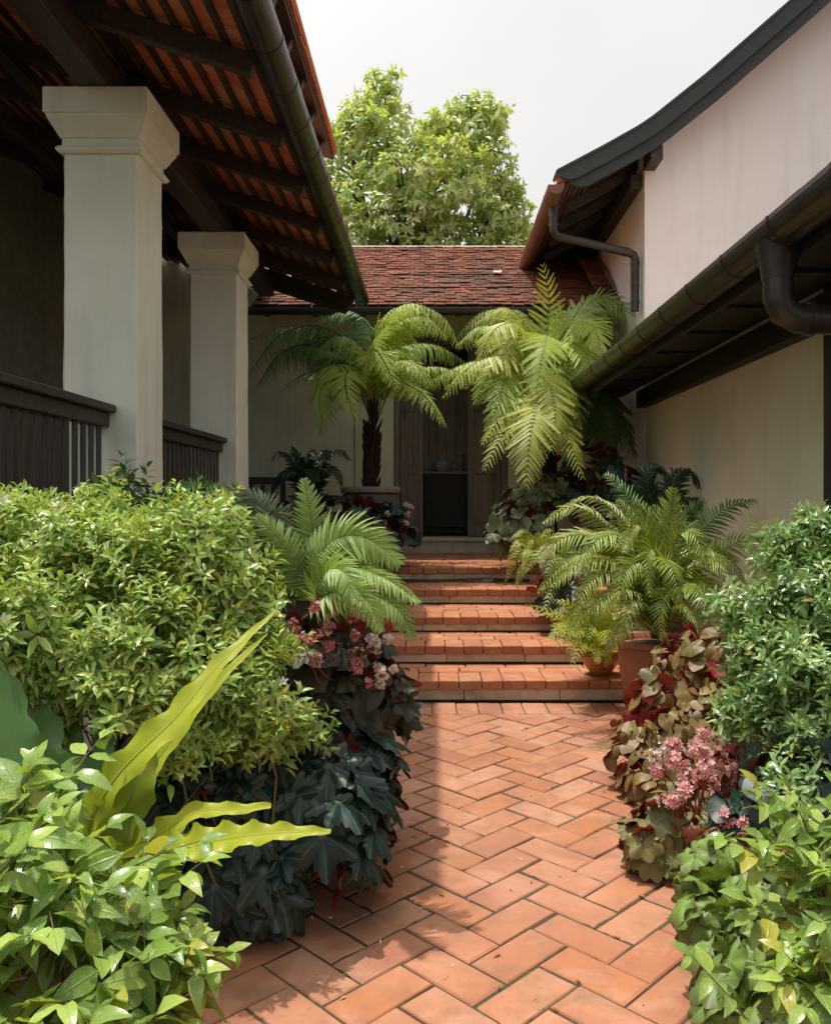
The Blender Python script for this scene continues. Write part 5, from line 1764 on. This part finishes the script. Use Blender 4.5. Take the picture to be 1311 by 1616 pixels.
comb_fern('potted_fern', 'large olive fern with curled comb fronds growing in the tall terracotta pot', b, [
    ((1005, 920, 5.7), (960, 860, 5.6), (900, 845, 5.5), (850, 880, 5.4), {'L': .27}),
    ((1000, 900, 5.8), (955, 830, 5.8), (905, 800, 5.8), (858, 825, 5.75), {'L': .24}),
    ((1005, 930, 5.6), (970, 890, 5.4), (920, 885, 5.25), (872, 925, 5.15), {'L': .24}),
    ((1010, 890, 5.8), (975, 815, 5.85), (930, 785, 5.9), (885, 800, 5.95), {'L': .2}),
    ((1040, 900, 5.7), (1055, 830, 5.65), (1062, 772, 5.65), {'L': .28, 'hint': (0, -1, .2)}),
    ((1020, 900, 5.9), (995, 830, 6.0), (975, 790, 6.05), {'L': .22, 'hint': (-.2, -1, .2)}),
    ((1060, 900, 5.8), (1100, 845, 5.9), (1150, 800, 6.0), (1192, 790, 6.05), {'L': .27, 'mat': 'fern_deep', 'hint': (0, -.8, .7)}),
    ((1070, 920, 5.7), (1120, 880, 5.6), (1180, 850, 5.6), (1230, 862, 5.6), {'L': .24, 'hint': (0, -.8, .8)}),
    ((1060, 930, 5.6), (1100, 890, 5.45), (1135, 890, 5.3), (1160, 930, 5.2), {'L': .22}),
    ((1030, 930, 5.5), (1010, 890, 5.3), (985, 905, 5.1), (970, 960, 5.0), {'L': .22, 'hint': (-.2, -1, .5)}),
    ((1040, 930, 5.5), (1045, 885, 5.3), (1060, 900, 5.1), (1075, 960, 5.0), {'L': .22, 'hint': (.1, -1, .5)}),
    ((1040, 920, 5.55), (1030, 870, 5.4), (1020, 880, 5.2), (1025, 940, 5.05), {'L': .2, 'hint': (0, -1, .4)}),
    ((1020, 950, 5.5), (985, 930, 5.3), (950, 950, 5.15), (925, 1000, 5.1), {'L': .19}),
    ((1055, 950, 5.5), (1085, 925, 5.35), (1105, 945, 5.2), (1115, 990, 5.15), {'L': .2}),
    ((1035, 950, 5.45), (1050, 930, 5.25), (1040, 965, 5.1), (1045, 1010, 5.05), {'L': .18, 'hint': (0, -1, .4)}),
    ((1015, 900, 5.65), (985, 850, 5.5), (945, 850, 5.35), (915, 890, 5.2), {'L': .24}),
    ((1000, 930, 5.5), (960, 905, 5.3), (925, 925, 5.15), (905, 975, 5.05), {'L': .2}),
    ((1070, 930, 5.55), (1105, 915, 5.4), (1130, 940, 5.25), (1140, 990, 5.2), {'L': .2}),
    ((1025, 900, 5.6), (1015, 840, 5.5), (1000, 830, 5.35), (985, 870, 5.2), {'L': .22, 'hint': (-.1, -1, .4)}),
    ((1050, 900, 5.6), (1070, 845, 5.5), (1095, 845, 5.35), (1115, 895, 5.25), {'L': .22, 'hint': (.1, -1, .5)}),
    ((1015, 920, 5.7), (990, 870, 5.7), (955, 870, 5.65), (930, 910, 5.6), {'L': .22}),
    ((1045, 890, 5.75), (1045, 830, 5.75), (1030, 800, 5.75), {'L': .22, 'hint': (0, -1, .2)}),
    ((1020, 960, 5.45), (1000, 950, 5.25), (985, 975, 5.1), (980, 1020, 5.05), {'L': .17}),
    ((1000, 960, 5.4), (955, 945, 5.2), (915, 970, 5.1), (890, 1015, 5.05), {'L': .19}),
    ((1010, 980, 5.4), (985, 985, 5.2), (965, 1015, 5.1), (955, 1050, 5.1), {'L': .16}),
    ((1000, 905, 5.6), (945, 875, 5.5), (890, 890, 5.4), (850, 935, 5.35), {'L': .22}),
    ((1060, 960, 5.4), (1085, 960, 5.25), (1100, 990, 5.15), (1105, 1030, 5.1), {'L': .17}),
    ((1065, 900, 5.7), (1110, 870, 5.6), (1150, 885, 5.5), (1180, 930, 5.45), {'L': .22}),
    ((1030, 880, 5.7), (1020, 820, 5.7), (1000, 790, 5.7), {'L': .22, 'hint': (-.1, -1, .2)}),
    ((1050, 880, 5.9), (1075, 820, 6.0), (1110, 790, 6.1), {'L': .24, 'mat': 'fern_deep', 'hint': (0, -1, .3)}),
    ((1020, 870, 6.0), (1000, 800, 6.15), (965, 755, 6.25), (955, 748, 6.3), {'L': .24, 'mat': 'fern_deep', 'hint': (0, -1, .2)}),
], 'comb', .24, 40, seed=6, width=.85, droop=.10, rr=.007)
pp = np.array([b[0], b[1], -.03])
hp = b[2] + .03 + .02
make_pot('terracotta_pot', 'tall red brown terracotta pot under the large olive fern at the foot of the steps', pp,
         [(.001, 0), (.19, 0), (.205, .03), (.25, hp * .6), (.268, hp - .045), (.262, hp - .04), (.25, hp - .08)], M['terracotta'],
         ([(.268, hp - .044), (.285, hp - .04), (.292, hp - .018), (.285, hp), (.262, hp), (.255, hp - .07)], M['terracotta']), hp - .05, .258)
b = P(1045, 850, 7.6)
comb_fern('shade_fern', 'dark broad fern curling against the wing wall behind the large olive fern', b, [
    ((1030, 800, 7.6), (1020, 755, 7.6), (1035, 735, 7.6), (1050, 750, 7.55)),
    ((1055, 800, 7.6), (1065, 755, 7.65), (1085, 742, 7.65), (1105, 770, 7.6)),
    ((1020, 810, 7.7), (995, 770, 7.8), (970, 765, 7.9)),
    ((1050, 810, 7.4), (1060, 780, 7.2), (1085, 790, 7.1)),
    ((1010, 830, 7.5), (985, 800, 7.4), (960, 815, 7.3)),
    ((1070, 820, 7.6), (1095, 790, 7.6), (1120, 810, 7.6)),
], 'fern_black', .22, 24, trunk=.1, seed=7, width=1.9)
# lacy ferns
def lacy(name, label, base, lumps_, n, mat, seed, L=.12, ln=.34):
    rg = np.random.default_rng(seed)
    root = thing(name, label, 'fern', base)
    for k in range(n):
        tip = lumps_[k % len(lumps_)]
        e = P(tip[0] + rg.normal(0, 14), tip[1] + rg.normal(0, 12), tip[2] + rg.normal(0, .08))
        mid = base * .42 + e * .58 + UP * rg.uniform(.08, .2)
        frond(root, [base + np.array([*rg.normal(0, .02, 2), 0]), mid, e], M[mat], rg, 14, L, LACE, 62, .2, fern_profile, (0, -.7, .8), .15, .003)
    return root


b = P(940, 1042, 6.2)
lacy('lacy_fern', 'pale green lacy fern spilling from the small mustard pot beside the steps', b, [(870, 975, 6.0), (900, 945, 6.1), (945, 930, 6.2), (985, 960, 6.1), (885, 1015, 5.8), (860, 950, 6.2), (930, 1025, 5.75), (905, 1040, 5.7), (965, 1020, 5.8), (990, 1000, 5.95), (945, 1050, 5.7), (880, 985, 5.9), (920, 975, 6.0), (960, 975, 5.9)], 34, 'fern_yellow', 12, .13)
pm_ = np.array([P(947, 788, 6.3)[0], 6.3, TOP_Z[0] + .004])
make_pot('glazed_pot', 'small mustard yellow glazed bowl standing on the lowest step', pm_, [(.001, 0), (.075, 0), (.08, .012), (.125, .07), (.15, .13), (.152, .165), (.142, .168), (.135, .13)], M['mustard'],
         ([(.150, .166), (.160, .172), (.160, .186), (.142, .188), (.136, .14)], M['mustard']), .15, .136)
b = P(895, 905, 7.5)
lacy('lacy_fern', 'pale feathery fern hanging over the right end of the middle step', b, [(850, 925, 7.2), (865, 900, 7.3), (900, 880, 7.4), (930, 905, 7.3), (855, 955, 7.1), (890, 950, 7.1), (915, 930, 7.2)], 18, 'fern_bright', 14, .11)
b = P(850, 880, 8.3)
lacy('lacy_fern', 'light green fern drooping over the right ends of the upper steps', b, [(810, 900, 8.1), (825, 860, 8.2), (850, 845, 8.3), (880, 870, 8.2), (815, 920, 8.0), (840, 915, 8.0), (865, 900, 8.0), (805, 870, 8.2)], 17, 'fern_yellow', 13, .10)

# ------------------------------------------------------------------ shrubs on the left
GB = 'clipped shrubs along the path'
shrub('flowering_shrub', 'large light green small leaved shrub overhanging the dark begonia on the left', 'shrub',
      [(298, 914, 2.95, 105), (213, 969, 2.8, 115), (363, 964, 2.95, 85), (268, 1054, 2.7, 105), (163, 1049, 2.65, 105), (388, 1084, 2.8, 75), (328, 1129, 2.7, 70), (128, 924, 2.8, 95), (203, 1114, 2.6, 75), (423, 1124, 2.85, 50), (98, 1034, 2.6, 80), (448, 1164, 2.9, 34), (288, 1184, 2.65, 42), (108, 1134, 2.55, 38), (378, 1174, 2.8, 34)],
      2100, .053, M['bush'], 1, 11, fl=14, stems=45)
shrub('flowering_shrub', 'light green shrub with small white flowers below the black railing at the left', 'shrub',
      [(60, 874, 2.95, 85), (135, 849, 3.0, 62), (20, 934, 2.75, 90), (-50, 894, 2.8, 110), (190, 879, 3.0, 55), (10, 1019, 2.45, 70), (-60, 1014, 2.4, 90)],
      1200, .053, M['bush'], 2, 11, fl=16, stems=30)
shrub('pointed_shrub', 'darker green pointed leaved shrub in front of the first pillar', 'shrub',
      [(200, 824, 3.5, 55), (165, 854, 3.5, 50), (232, 829, 3.55, 42), (300, 824, 3.6, 45), (345, 839, 3.6, 45)],
      230, .07, M['bush_dark'], 3, 12, stems=30)

# ------------------------------------------------------------------ begonias on the left
leafy('begonia', 'dark teal begonia with jagged lobed leaves mounded beside the path on the left', 'begonia',
      [(486, 1290, 3.05, 120), (391, 1340, 2.95, 115), (546, 1220, 3.35, 72), (316, 1290, 3.0, 100), (466, 1170, 3.3, 80), (306, 1410, 2.85, 65), (406, 1420, 2.9, 60), (546, 1340, 3.15, 62), (386, 1210, 3.15, 80), (236, 1260, 3.0, 90), (196, 1350, 2.8, 80), (286, 1200, 3.1, 70), (316, 1235, 2.85, 66), (386, 1255, 2.9, 66), (251, 1285, 2.75, 58), (206, 1230, 2.8, 50)],
      520, .205, LOBED, M['teal'], 11, zmin=-.5, hang=.75, lo=.85, out=.8, upn=.4)
bg1 = leafy('begonia', 'bronze red begonia with drooping red and cream flower heads behind the teal one', 'begonia',
      [(560, 1060, 3.57, 62), (605, 1095, 3.74, 48), (520, 1050, 3.39, 66), (598, 1140, 3.74, 42), (480, 1040, 3.31, 55), (540, 1110, 3.48, 55)],
      150, .19, LOBED_SOFT + HEART[:2], M['bronze'], 12, zmin=-.5, hang=.6)
rg = np.random.default_rng(15)
C_, R_ = lumps_from([(545, 1080, 3.48, 40)])
for px, py, d, rr_, mt in [(520, 950, 3.31, .045, 'red_flower'), (508, 980, 3.26, .05, 'red_flower'), (540, 940, 3.35, .035, 'red_flower'), (480, 1010, 3.13, .045, 'red_flower'), (570, 1030, 3.35, .055, 'red_flower'),
                           (565, 1062, 3.31, .045, 'red_flower'), (590, 1025, 3.48, .05, 'cream_flower'), (580, 1003, 3.48, .04, 'cream_flower'), (615, 1022, 3.57, .04, 'cream_flower'), (588, 1068, 3.39, .04, 'cream_flower'),
                           (470, 985, 3.13, .04, 'red_flower'), (500, 1040, 3.13, .045, 'red_flower'), (490, 965, 3.18, .035, 'red_flower'), (600, 1045, 3.48, .03, 'cream_flower'), (455, 1030, 3.09, .04, 'red_flower'), (530, 1000, 3.26, .03, 'cream_flower'), (545, 975, 3.35, .04, 'red_flower'), (560, 990, 3.4, .035, 'red_flower'), (490, 1000, 3.2, .04, 'red_flower'), (555, 1045, 3.35, .04, 'red_flower'), (525, 1025, 3.25, .035, 'red_flower'), (600, 1075, 3.5, .035, 'cream_flower'), (618, 1045, 3.55, .03, 'cream_flower'), (575, 1085, 3.4, .03, 'red_flower')]:
    flower_head(bg1, M[mt], P(px + rg.normal(0, 8), py + rg.normal(0, 8), d - .18), rr_ * .62, 26, rg, C_[0] + rg.normal(0, .06, 3), .0095)
# dark plants on the terrace, left of the door
bg2 = leafy('begonia', 'dark shaded begonia with white flower spikes around the stone planter', 'begonia',
      [(470, 830, 9.0, 42), (520, 825, 9.1, 45), (565, 835, 9.0, 45), (610, 830, 9.1, 36), (635, 845, 9.1, 24), (445, 850, 8.8, 40), (600, 862, 8.9, 30), (510, 870, 8.6, 45)],
      240, .24, LOBED_SOFT + HEART[:3], M['teal'], 16, zmin=-.5, hang=.4, base=np.array([-.9, 9.0, LAND - .02]))
for px, py in [(640, 795), (644, 812), (641, 826), (600, 838), (612, 810), (598, 845), (607, 826), (648, 800)]:
    flower_head(bg2, M['cream_flower'], P(px, py, 8.85), .03, 14, rg, P(px - 8, py + 45, 8.95), .016)

# ------------------------------------------------------------------ bird's nest ferns
b = P(120, 1350, 2.2)
nest = thing('nest_fern', 'bird nest fern with glowing yellow green wavy strap fronds in front of the large shrub', 'fern', b)
rg = np.random.default_rng(17)
nest_frond(nest, [b, P(180, 1232, 2.12), P(280, 1130, 2.16), P(350, 1045, 2.24), P(436, 963, 2.36)], [0.027, 0.043, 0.047, 0.047, 0.041, 0.028, 0.016, 0.003], M['nest'], rg, (-.45, -1, .45), .20, 7)
nest_frond(nest, [b + np.array([.03, .03, 0]), P(270, 1170, 2.3), P(345, 1075, 2.36), P(422, 1000, 2.44)], [0.023, 0.035, 0.035, 0.027, 0.020, 0.014, 0.002], M['nest'], rg, (-.4, -1, .5), .16, 5)
nest_frond(nest, [b + np.array([.0, -.02, 0]), P(185, 1290, 2.14), P(215, 1240, 2.15), P(238, 1170, 2.2)], [.03, .06, .065, .06, .045, .012], M['nest_mid'], rg, (.2, -1, .3), .22, 4)
nest_frond(nest, [b + np.array([.04, -.02, 0]), P(235, 1325, 2.1), P(310, 1282, 2.1), P(365, 1278, 2.08), P(428, 1272, 2.06)], [0.031, 0.043, 0.043, 0.035, 0.023, 0.017, 0.008], M['nest'], rg, (-.1, -.8, 1), .30, 6)
nest_frond(nest, [b + np.array([.05, -.03, -.01]), P(260, 1345, 2.06), P(350, 1325, 2.02), P(430, 1315, 1.98), P(522, 1312, 1.95)], [0.031, 0.047, 0.051, 0.047, 0.036, 0.023, 0.006], M['nest'], rg, (0, -.8, 1), .30, 9)
nest_frond(nest, [b, P(75, 1250, 2.3), P(50, 1140, 2.4), P(62, 1030, 2.5)], [.04, .07, .085, .075, .05, .01], M['nest_dark'], rg, (.5, -1, .3), .10, 4)
nest_frond(nest, [b, P(30, 1230, 2.2), P(5, 1120, 2.25), P(-20, 1020, 2.3)], [.04, .07, .085, .075, .05, .01], M['nest_dark'], rg, (.6, -1, .3), .10, 4)
nest_frond(nest, [b, P(165, 1240, 2.35), P(165, 1170, 2.45), P(185, 1110, 2.55)], [.04, .06, .065, .05, .035, .01], M['nest_dark'], rg, (-.3, -1, .3), .12, 4)
nest_frond(nest, [b, P(50, 1340, 2.0), P(-20, 1290, 1.9), P(-90, 1260, 1.85)], [.04, .06, .065, .05, .035, .01], M['nest_dark'], rg, (0, -.5, 1), .12, 4)
nest_frond(nest, [b, P(125, 1250, 2.4), P(105, 1170, 2.5), P(120, 1090, 2.6)], [.04, .06, .07, .06, .04, .01], M['nest_dark'], rg, (0, -1, .3), .12, 4)
m = MB(); tube(m, [np.array([b[0], b[1], -.03]), b], [.07, .05], 10); m.build('stem', M['fern_bark'], nest)

# ------------------------------------------------------------------ broad glossy shrubs close to the camera
def twiggy(name, label, lumps, ntw, L, seed, extra=(), base=None, leaf='glossy', outw=.8, nodes=(4, 7)):
    rng = np.random.default_rng(seed)
    C, R = lumps_from(lumps)
    b = base_of(C) if base is None else np.asarray(base, float)
    root = thing(name, label, 'shrub', b)
    O, D, N, S = [], [], [], []
    tm = MB()
    def twig(a, d, length, k, Ls, sag=.35):
        pts = [a]; dd = d.copy()
        for i in range(k):
            dd = nrm(dd - UP * sag / k + rng.normal(0, .08, 3)); pts.append(pts[-1] + dd * length / k)
        pts = np.array(pts)
        tube(tm, pts, np.linspace(.0032, .0012, len(pts)), 5, False)
        for i in range(1, k + 1):
            t = nrm(pts[i] - pts[i - 1])
            s = nrm(np.cross(t, UP + rng.normal(0, .25, 3))); u = np.cross(s, t)
            if i % 2 and rng.random() < .5:
                s = nrm(s + u * .6)
            f = .62 + .38 * math.sin(math.pi * min(1, (i / k) * .9 + .1))
            for sg in (-1, 1):
                dl = nrm(s * sg * .85 + t * .55 - UP * rng.uniform(.0, .5))
                O.append(pts[i] + dl * .006); D.append(dl); N.append(nrm(u * .7 + UP * .6 + rng.normal(0, .18, 3))); S.append(Ls * f * rng.uniform(.7, 1.15))
        t = nrm(pts[-1] - pts[-2])
        O.append(pts[-1]); D.append(t); N.append(UP * .7 + np.array([0, -.3, 0])); S.append(Ls * rng.uniform(.5, .8))
    Pn, Nn = surf(rng, C, R, ntw, .45, .95, -.5, .6)
    for p, n in zip(Pn, Nn):
        d = nrm(n * outw + UP * .35 + rng.normal(0, .3, 3))
        twig(p - d * L * .8, d, L * rng.uniform(1.3, 2.1), int(rng.integers(*nodes)), L)
    for a, e, k in extra:
        a = P(*a); e = P(*e); v = e - a; twig(a, nrm(v + UP * .12), np.linalg.norm(v), k, L * .95, .25)
    for c in C:
        for q in range(4):
            e = c + nrm(rng.normal(0, 1, 3)) * R.mean() * .7
            tube(tm, spline([b + rng.normal(0, .03, 3) * np.array([1, 1, 0]), b * .4 + c * .6 + rng.normal(0, .05, 3), e], 8), np.linspace(.009, .003, 8), 6, False)
    m = MB(); pick(m, ELLIP, rng, np.array(O), np.array(D), np.array(N), np.array(S), np.array(S) * rng.uniform(.42, .56, len(S)) / .5)
    m.build('foliage', M[leaf], root, smooth=True)
    tm.build('stem', M['twig'], root, smooth=True)
    return root


twiggy('glossy_shrub', 'glossy light green broad leaved shrub in front of the yellow green strap fern', [(60, 1400, 1.75, 105), (170, 1470, 1.8, 100), (50, 1520, 1.6, 120), (240, 1550, 1.78, 85), (90, 1620, 1.55, 120), (0, 1340, 1.8, 80), (-60, 1440, 1.6, 110), (200, 1640, 1.6, 90)],
       100, .10, 21, [((60, 1330, 1.9), (190, 1175, 2.0), 5), ((200, 1560, 1.75), (365, 1545, 1.72), 5), ((180, 1470, 1.8), (335, 1440, 1.75), 5), ((150, 1400, 1.85), (320, 1390, 1.82), 5), ((200, 1600, 1.7), (330, 1610, 1.66), 4)], base=np.array([-.85, 1.75, -.03]))
twiggy('glossy_shrub', 'glossy light green broad leaved shrub in front of the pale lobed begonia', [(1300, 1350, 2.1, 70), (1345, 1450, 2.0, 90), (1285, 1440, 2.1, 50), (1320, 1560, 1.9, 70), (1370, 1360, 2.1, 80), (1390, 1570, 1.9, 80), (1290, 1600, 1.95, 40)],
       66, .095, 22, [((1260, 1400, 2.15), (1125, 1360, 2.15), 6), ((1230, 1330, 2.2), (1170, 1255, 2.2), 4), ((1200, 1640, 1.9), (1065, 1575, 1.85), 4), ((1280, 1320, 2.2), (1190, 1265, 2.25), 4), ((1250, 1480, 2.05), (1165, 1500, 2.0), 4)], base=np.array([1.05, 2.1, -.03]))

# ------------------------------------------------------------------ right side planting
shrub('flowering_shrub', 'cool green small leaved shrub with white flowers along the right border', 'shrub',
      [(1262, 893, 3.4, 50), (1307, 863, 3.4, 50), (1227, 978, 3.25, 62), (1312, 958, 3.2, 85), (1207, 1063, 3.15, 68), (1297, 1078, 3.0, 95), (1252, 1148, 3.0, 75), (1352, 1168, 2.9, 90), (1187, 1133, 3.15, 48), (1372, 978, 3.2, 100), (1262, 1258, 2.9, 60), (1322, 1258, 2.9, 60)],
      1750, .056, M['bush_cool'], 31, 11, fl=18, stems=40)
leafy('begonia', 'grey green begonia mounded at the right foot of the doorway', 'begonia', [(825, 805, 9.2, 42), (800, 835, 9.0, 36), (865, 790, 9.3, 42), (785, 855, 8.9, 22), (840, 840, 9.0, 38)],
      150, .20, HEART + LOBED_SOFT, M['silver'], 32, base=np.array([.95, 9.2, LAND - .02]))
leafy('broadleaf_plant', 'dark broad leaved plant in the shade under the right tree fern', 'shrub', [(930, 745, 9.4, 50), (900, 770, 9.4, 42), (965, 770, 9.3, 46), (985, 800, 9.0, 42)],
      120, .24, HEART, M['teal'], 33, base=np.array([1.75, 9.4, .6]))
bg3 = leafy('begonia', 'small bronze begonia with pale pink flowers beside the middle steps', 'begonia', [(868, 935, 7.3, 32), (885, 915, 7.4, 30), (905, 945, 7.2, 28), (895, 965, 7.1, 22)],
      70, .17, LOBED_SOFT, M['bronze'], 34, base=np.array([1.08, 7.35, ground_z(1, 7.35)]))
for px, py in [(860, 866), (868, 878), (856, 884), (905, 908), (915, 902)]:
    flower_head(bg3, M['cream_flower'], P(px, py, 7.25), .04, 26, rg, P(880, 925, 7.35), .014)
leafy('begonia', 'olive begonia with round red backed leaves spilling in front of the terracotta pot', 'begonia',
      [(1095, 1055, 4.7, 62), (1045, 1105, 4.55, 55), (1010, 1175, 4.4, 48), (1060, 1175, 4.3, 55), (1030, 1235, 4.1, 48), (1105, 1130, 4.5, 55), (1135, 1050, 4.6, 45), (1005, 1230, 4.2, 32), (1120, 1190, 4.2, 50), (1150, 1110, 4.4, 45), (985, 1190, 4.3, 30)],
      420, .128, HEART, M['olive'], 35, flip=.08, zmin=-.5, hang=.85, out=.75, upn=.35, base=np.array([1.35, 4.6, -.03]))
bg4 = leafy('begonia', 'toothed olive begonia with pink flower heads in the low terracotta pot', 'begonia',
      [(1045, 1300, 3.35, 48), (1020, 1330, 3.3, 36), (1080, 1320, 3.35, 42), (1060, 1350, 3.3, 30), (1110, 1280, 3.4, 45), (1150, 1310, 3.3, 45)],
      120, .135, TOOTH + LOBED_SOFT, M['olive_tooth'], 36, hang=.6, base=np.array([1.07, 3.36, .20]))
for px, py, d, rr_ in [(1070, 1195, 3.3, .04), (1100, 1180, 3.3, .045), (1135, 1200, 3.3, .045), (1090, 1225, 3.25, .04), (1125, 1238, 3.2, .045), (1160, 1222, 3.3, .04), (1108, 1160, 3.35, .028), (1052, 1185, 3.35, .035), (1112, 1212, 3.2, .04),
                       (1148, 1290, 3.05, .03), (1175, 1305, 3.0, .035), (1203, 1322, 3.0, .03), (1060, 1262, 3.2, .022), (1188, 1180, 3.35, .03), (1150, 1172, 3.35, .03), (1175, 1250, 3.2, .03), (1075, 1245, 3.2, .028), (1040, 1215, 3.3, .025)]:
    flower_head(bg4, M['pink_flower'], P(px + rg.normal(0, 4), py + rg.normal(0, 4), d - .12), rr_, 34, rg, P(1090 + rg.normal(0, 12), 1330, 3.35), .0135)
for px, py in [(1045, 1185), (1035, 1195), (1070, 1255), (1050, 1262)]:
    flower_head(bg4, M['cream_flower'], P(px, py, 3.2), .035, 26, rg, P(1075, 1320, 3.3), .010)
pp = np.array([1.07, 3.36, -.005])
make_pot('terracotta_pot', 'low terracotta pot of the toothed begonia at the right edge of the path', pp, [(.001, 0), (.095, 0), (.10, .015), (.135, .17), (.13, .175), (.12, .15)], M['terracotta'],
         ([(.136, .172), (.148, .176), (.150, .215), (.142, .222), (.128, .222), (.122, .16)], M['terracotta']), .19, .126)
leafy('begonia', 'pale green begonia with crinkled lobed leaves at the lower right path edge', 'begonia',
      [(1130, 1440, 2.5, 58), (1165, 1530, 2.35, 68), (1125, 1370, 2.65, 45), (1200, 1400, 2.5, 60), (1210, 1500, 2.35, 70), (1150, 1590, 2.25, 50), (1110, 1400, 2.65, 40), (1230, 1600, 2.2, 60)],
      175, .125, LOBED_SOFT, M['pale_lobed'], 37, hang=.8, stem=M['rachis'], base=np.array([.98, 2.45, -.03]))
leafy('broadleaf_plant', 'low dark leaved plant under the right hand small leaved shrub', 'shrub', [(1240, 1240, 2.9, 70), (1180, 1270, 3.0, 50), (1310, 1250, 2.8, 70)],
      90, .13, HEART, M['teal'], 38, stem=M['twig'])

# ------------------------------------------------------------------ litter on the paving: petals, bits of leaf, moss tufts in the joints
def litter():
    rng = np.random.default_rng(77)
    m = MB(); n = 150
    x = rng.uniform(-.5, 1.35, n); y = rng.uniform(2.2, 6.0, n)
    edge = rng.random(n) < .6
    x[edge] = np.where(rng.random(edge.sum()) < .5, rng.uniform(-.35, .05, edge.sum()), rng.uniform(.75, 1.3, edge.sum()))
    O = np.stack([x, y, np.full(n, .007)], 1)
    D = nrm(np.stack([rng.normal(0, 1, n), rng.normal(0, 1, n), np.full(n, .05)], 1)); N = nrm(np.array([0, 0, 1.0]) + rng.normal(0, .15, (n, 3)))
    k = rng.random(n)
    for lo, hi, mi, sz in ((0, .22, 0, .016), (.22, .62, 1, .030), (.62, 1.0, 2, .022)):
        q = (k >= lo) & (k < hi)
        pick(m, SMALL, rng, O[q], D[q], N[q], sz * rng.uniform(.6, 1.4, q.sum()), None, mi)
    o = m.build('fallen_leaves', [M['white_flower'], plain('dry_leaf', (.22, .12, .05), .8, .6, 20), plain('yellow_leaf', (.38, .30, .06), .7, .5, 20)])
    tag(o, 'scattered petals and dry leaf scraps lying on the brick path', 'litter')
    o['kind'] = 'stuff'
    m = MB(); n = 1500
    L_, W_ = .316, .158
    o0 = np.array([.337, 3.107]); e1 = np.array([1, -1]) / math.sqrt(2); e2 = np.array([1, 1]) / math.sqrt(2)
    u = rng.integers(-14, 14, n) * W_; v = rng.uniform(-2.2, 2.2, n)
    sw = rng.random(n) < .5
    a = np.where(sw, u, v); b = np.where(sw, v, u)
    pts = o0 + a[:, None] * e1 + b[:, None] * e2
    nz = np.array([mnoise.noise(Vector((p[0] * 3, p[1] * 3, 2.0))) for p in pts])
    q = (nz > .12) & (pts[:, 0] > -.9) & (pts[:, 0] < 1.6) & (pts[:, 1] < 5.75) & (pts[:, 1] > 1.6)
    pts = pts[q]; n = len(pts)
    for k in range(4):
        O = np.column_stack([pts + rng.normal(0, .004, (n, 2)), np.full(n, -.008)])
        D = nrm(np.column_stack([rng.normal(0, .6, (n, 2)), np.full(n, 1.0)]))
        m.inst(SMALL[k % 3], O, D, nrm(rng.normal(0, 1, (n, 3))), .012 * rng.uniform(.6, 1.5, n))
    o = m.build('moss', M['moss'])
    tag(o, 'small moss tufts growing in the joints of the brick path', 'moss')
    o['kind'] = 'stuff'


M['moss'] = leaf_mat('moss_tuft', [(.07, .11, .02), (.12, .16, .03), (.09, .09, .03)], .8, .1)
litter()
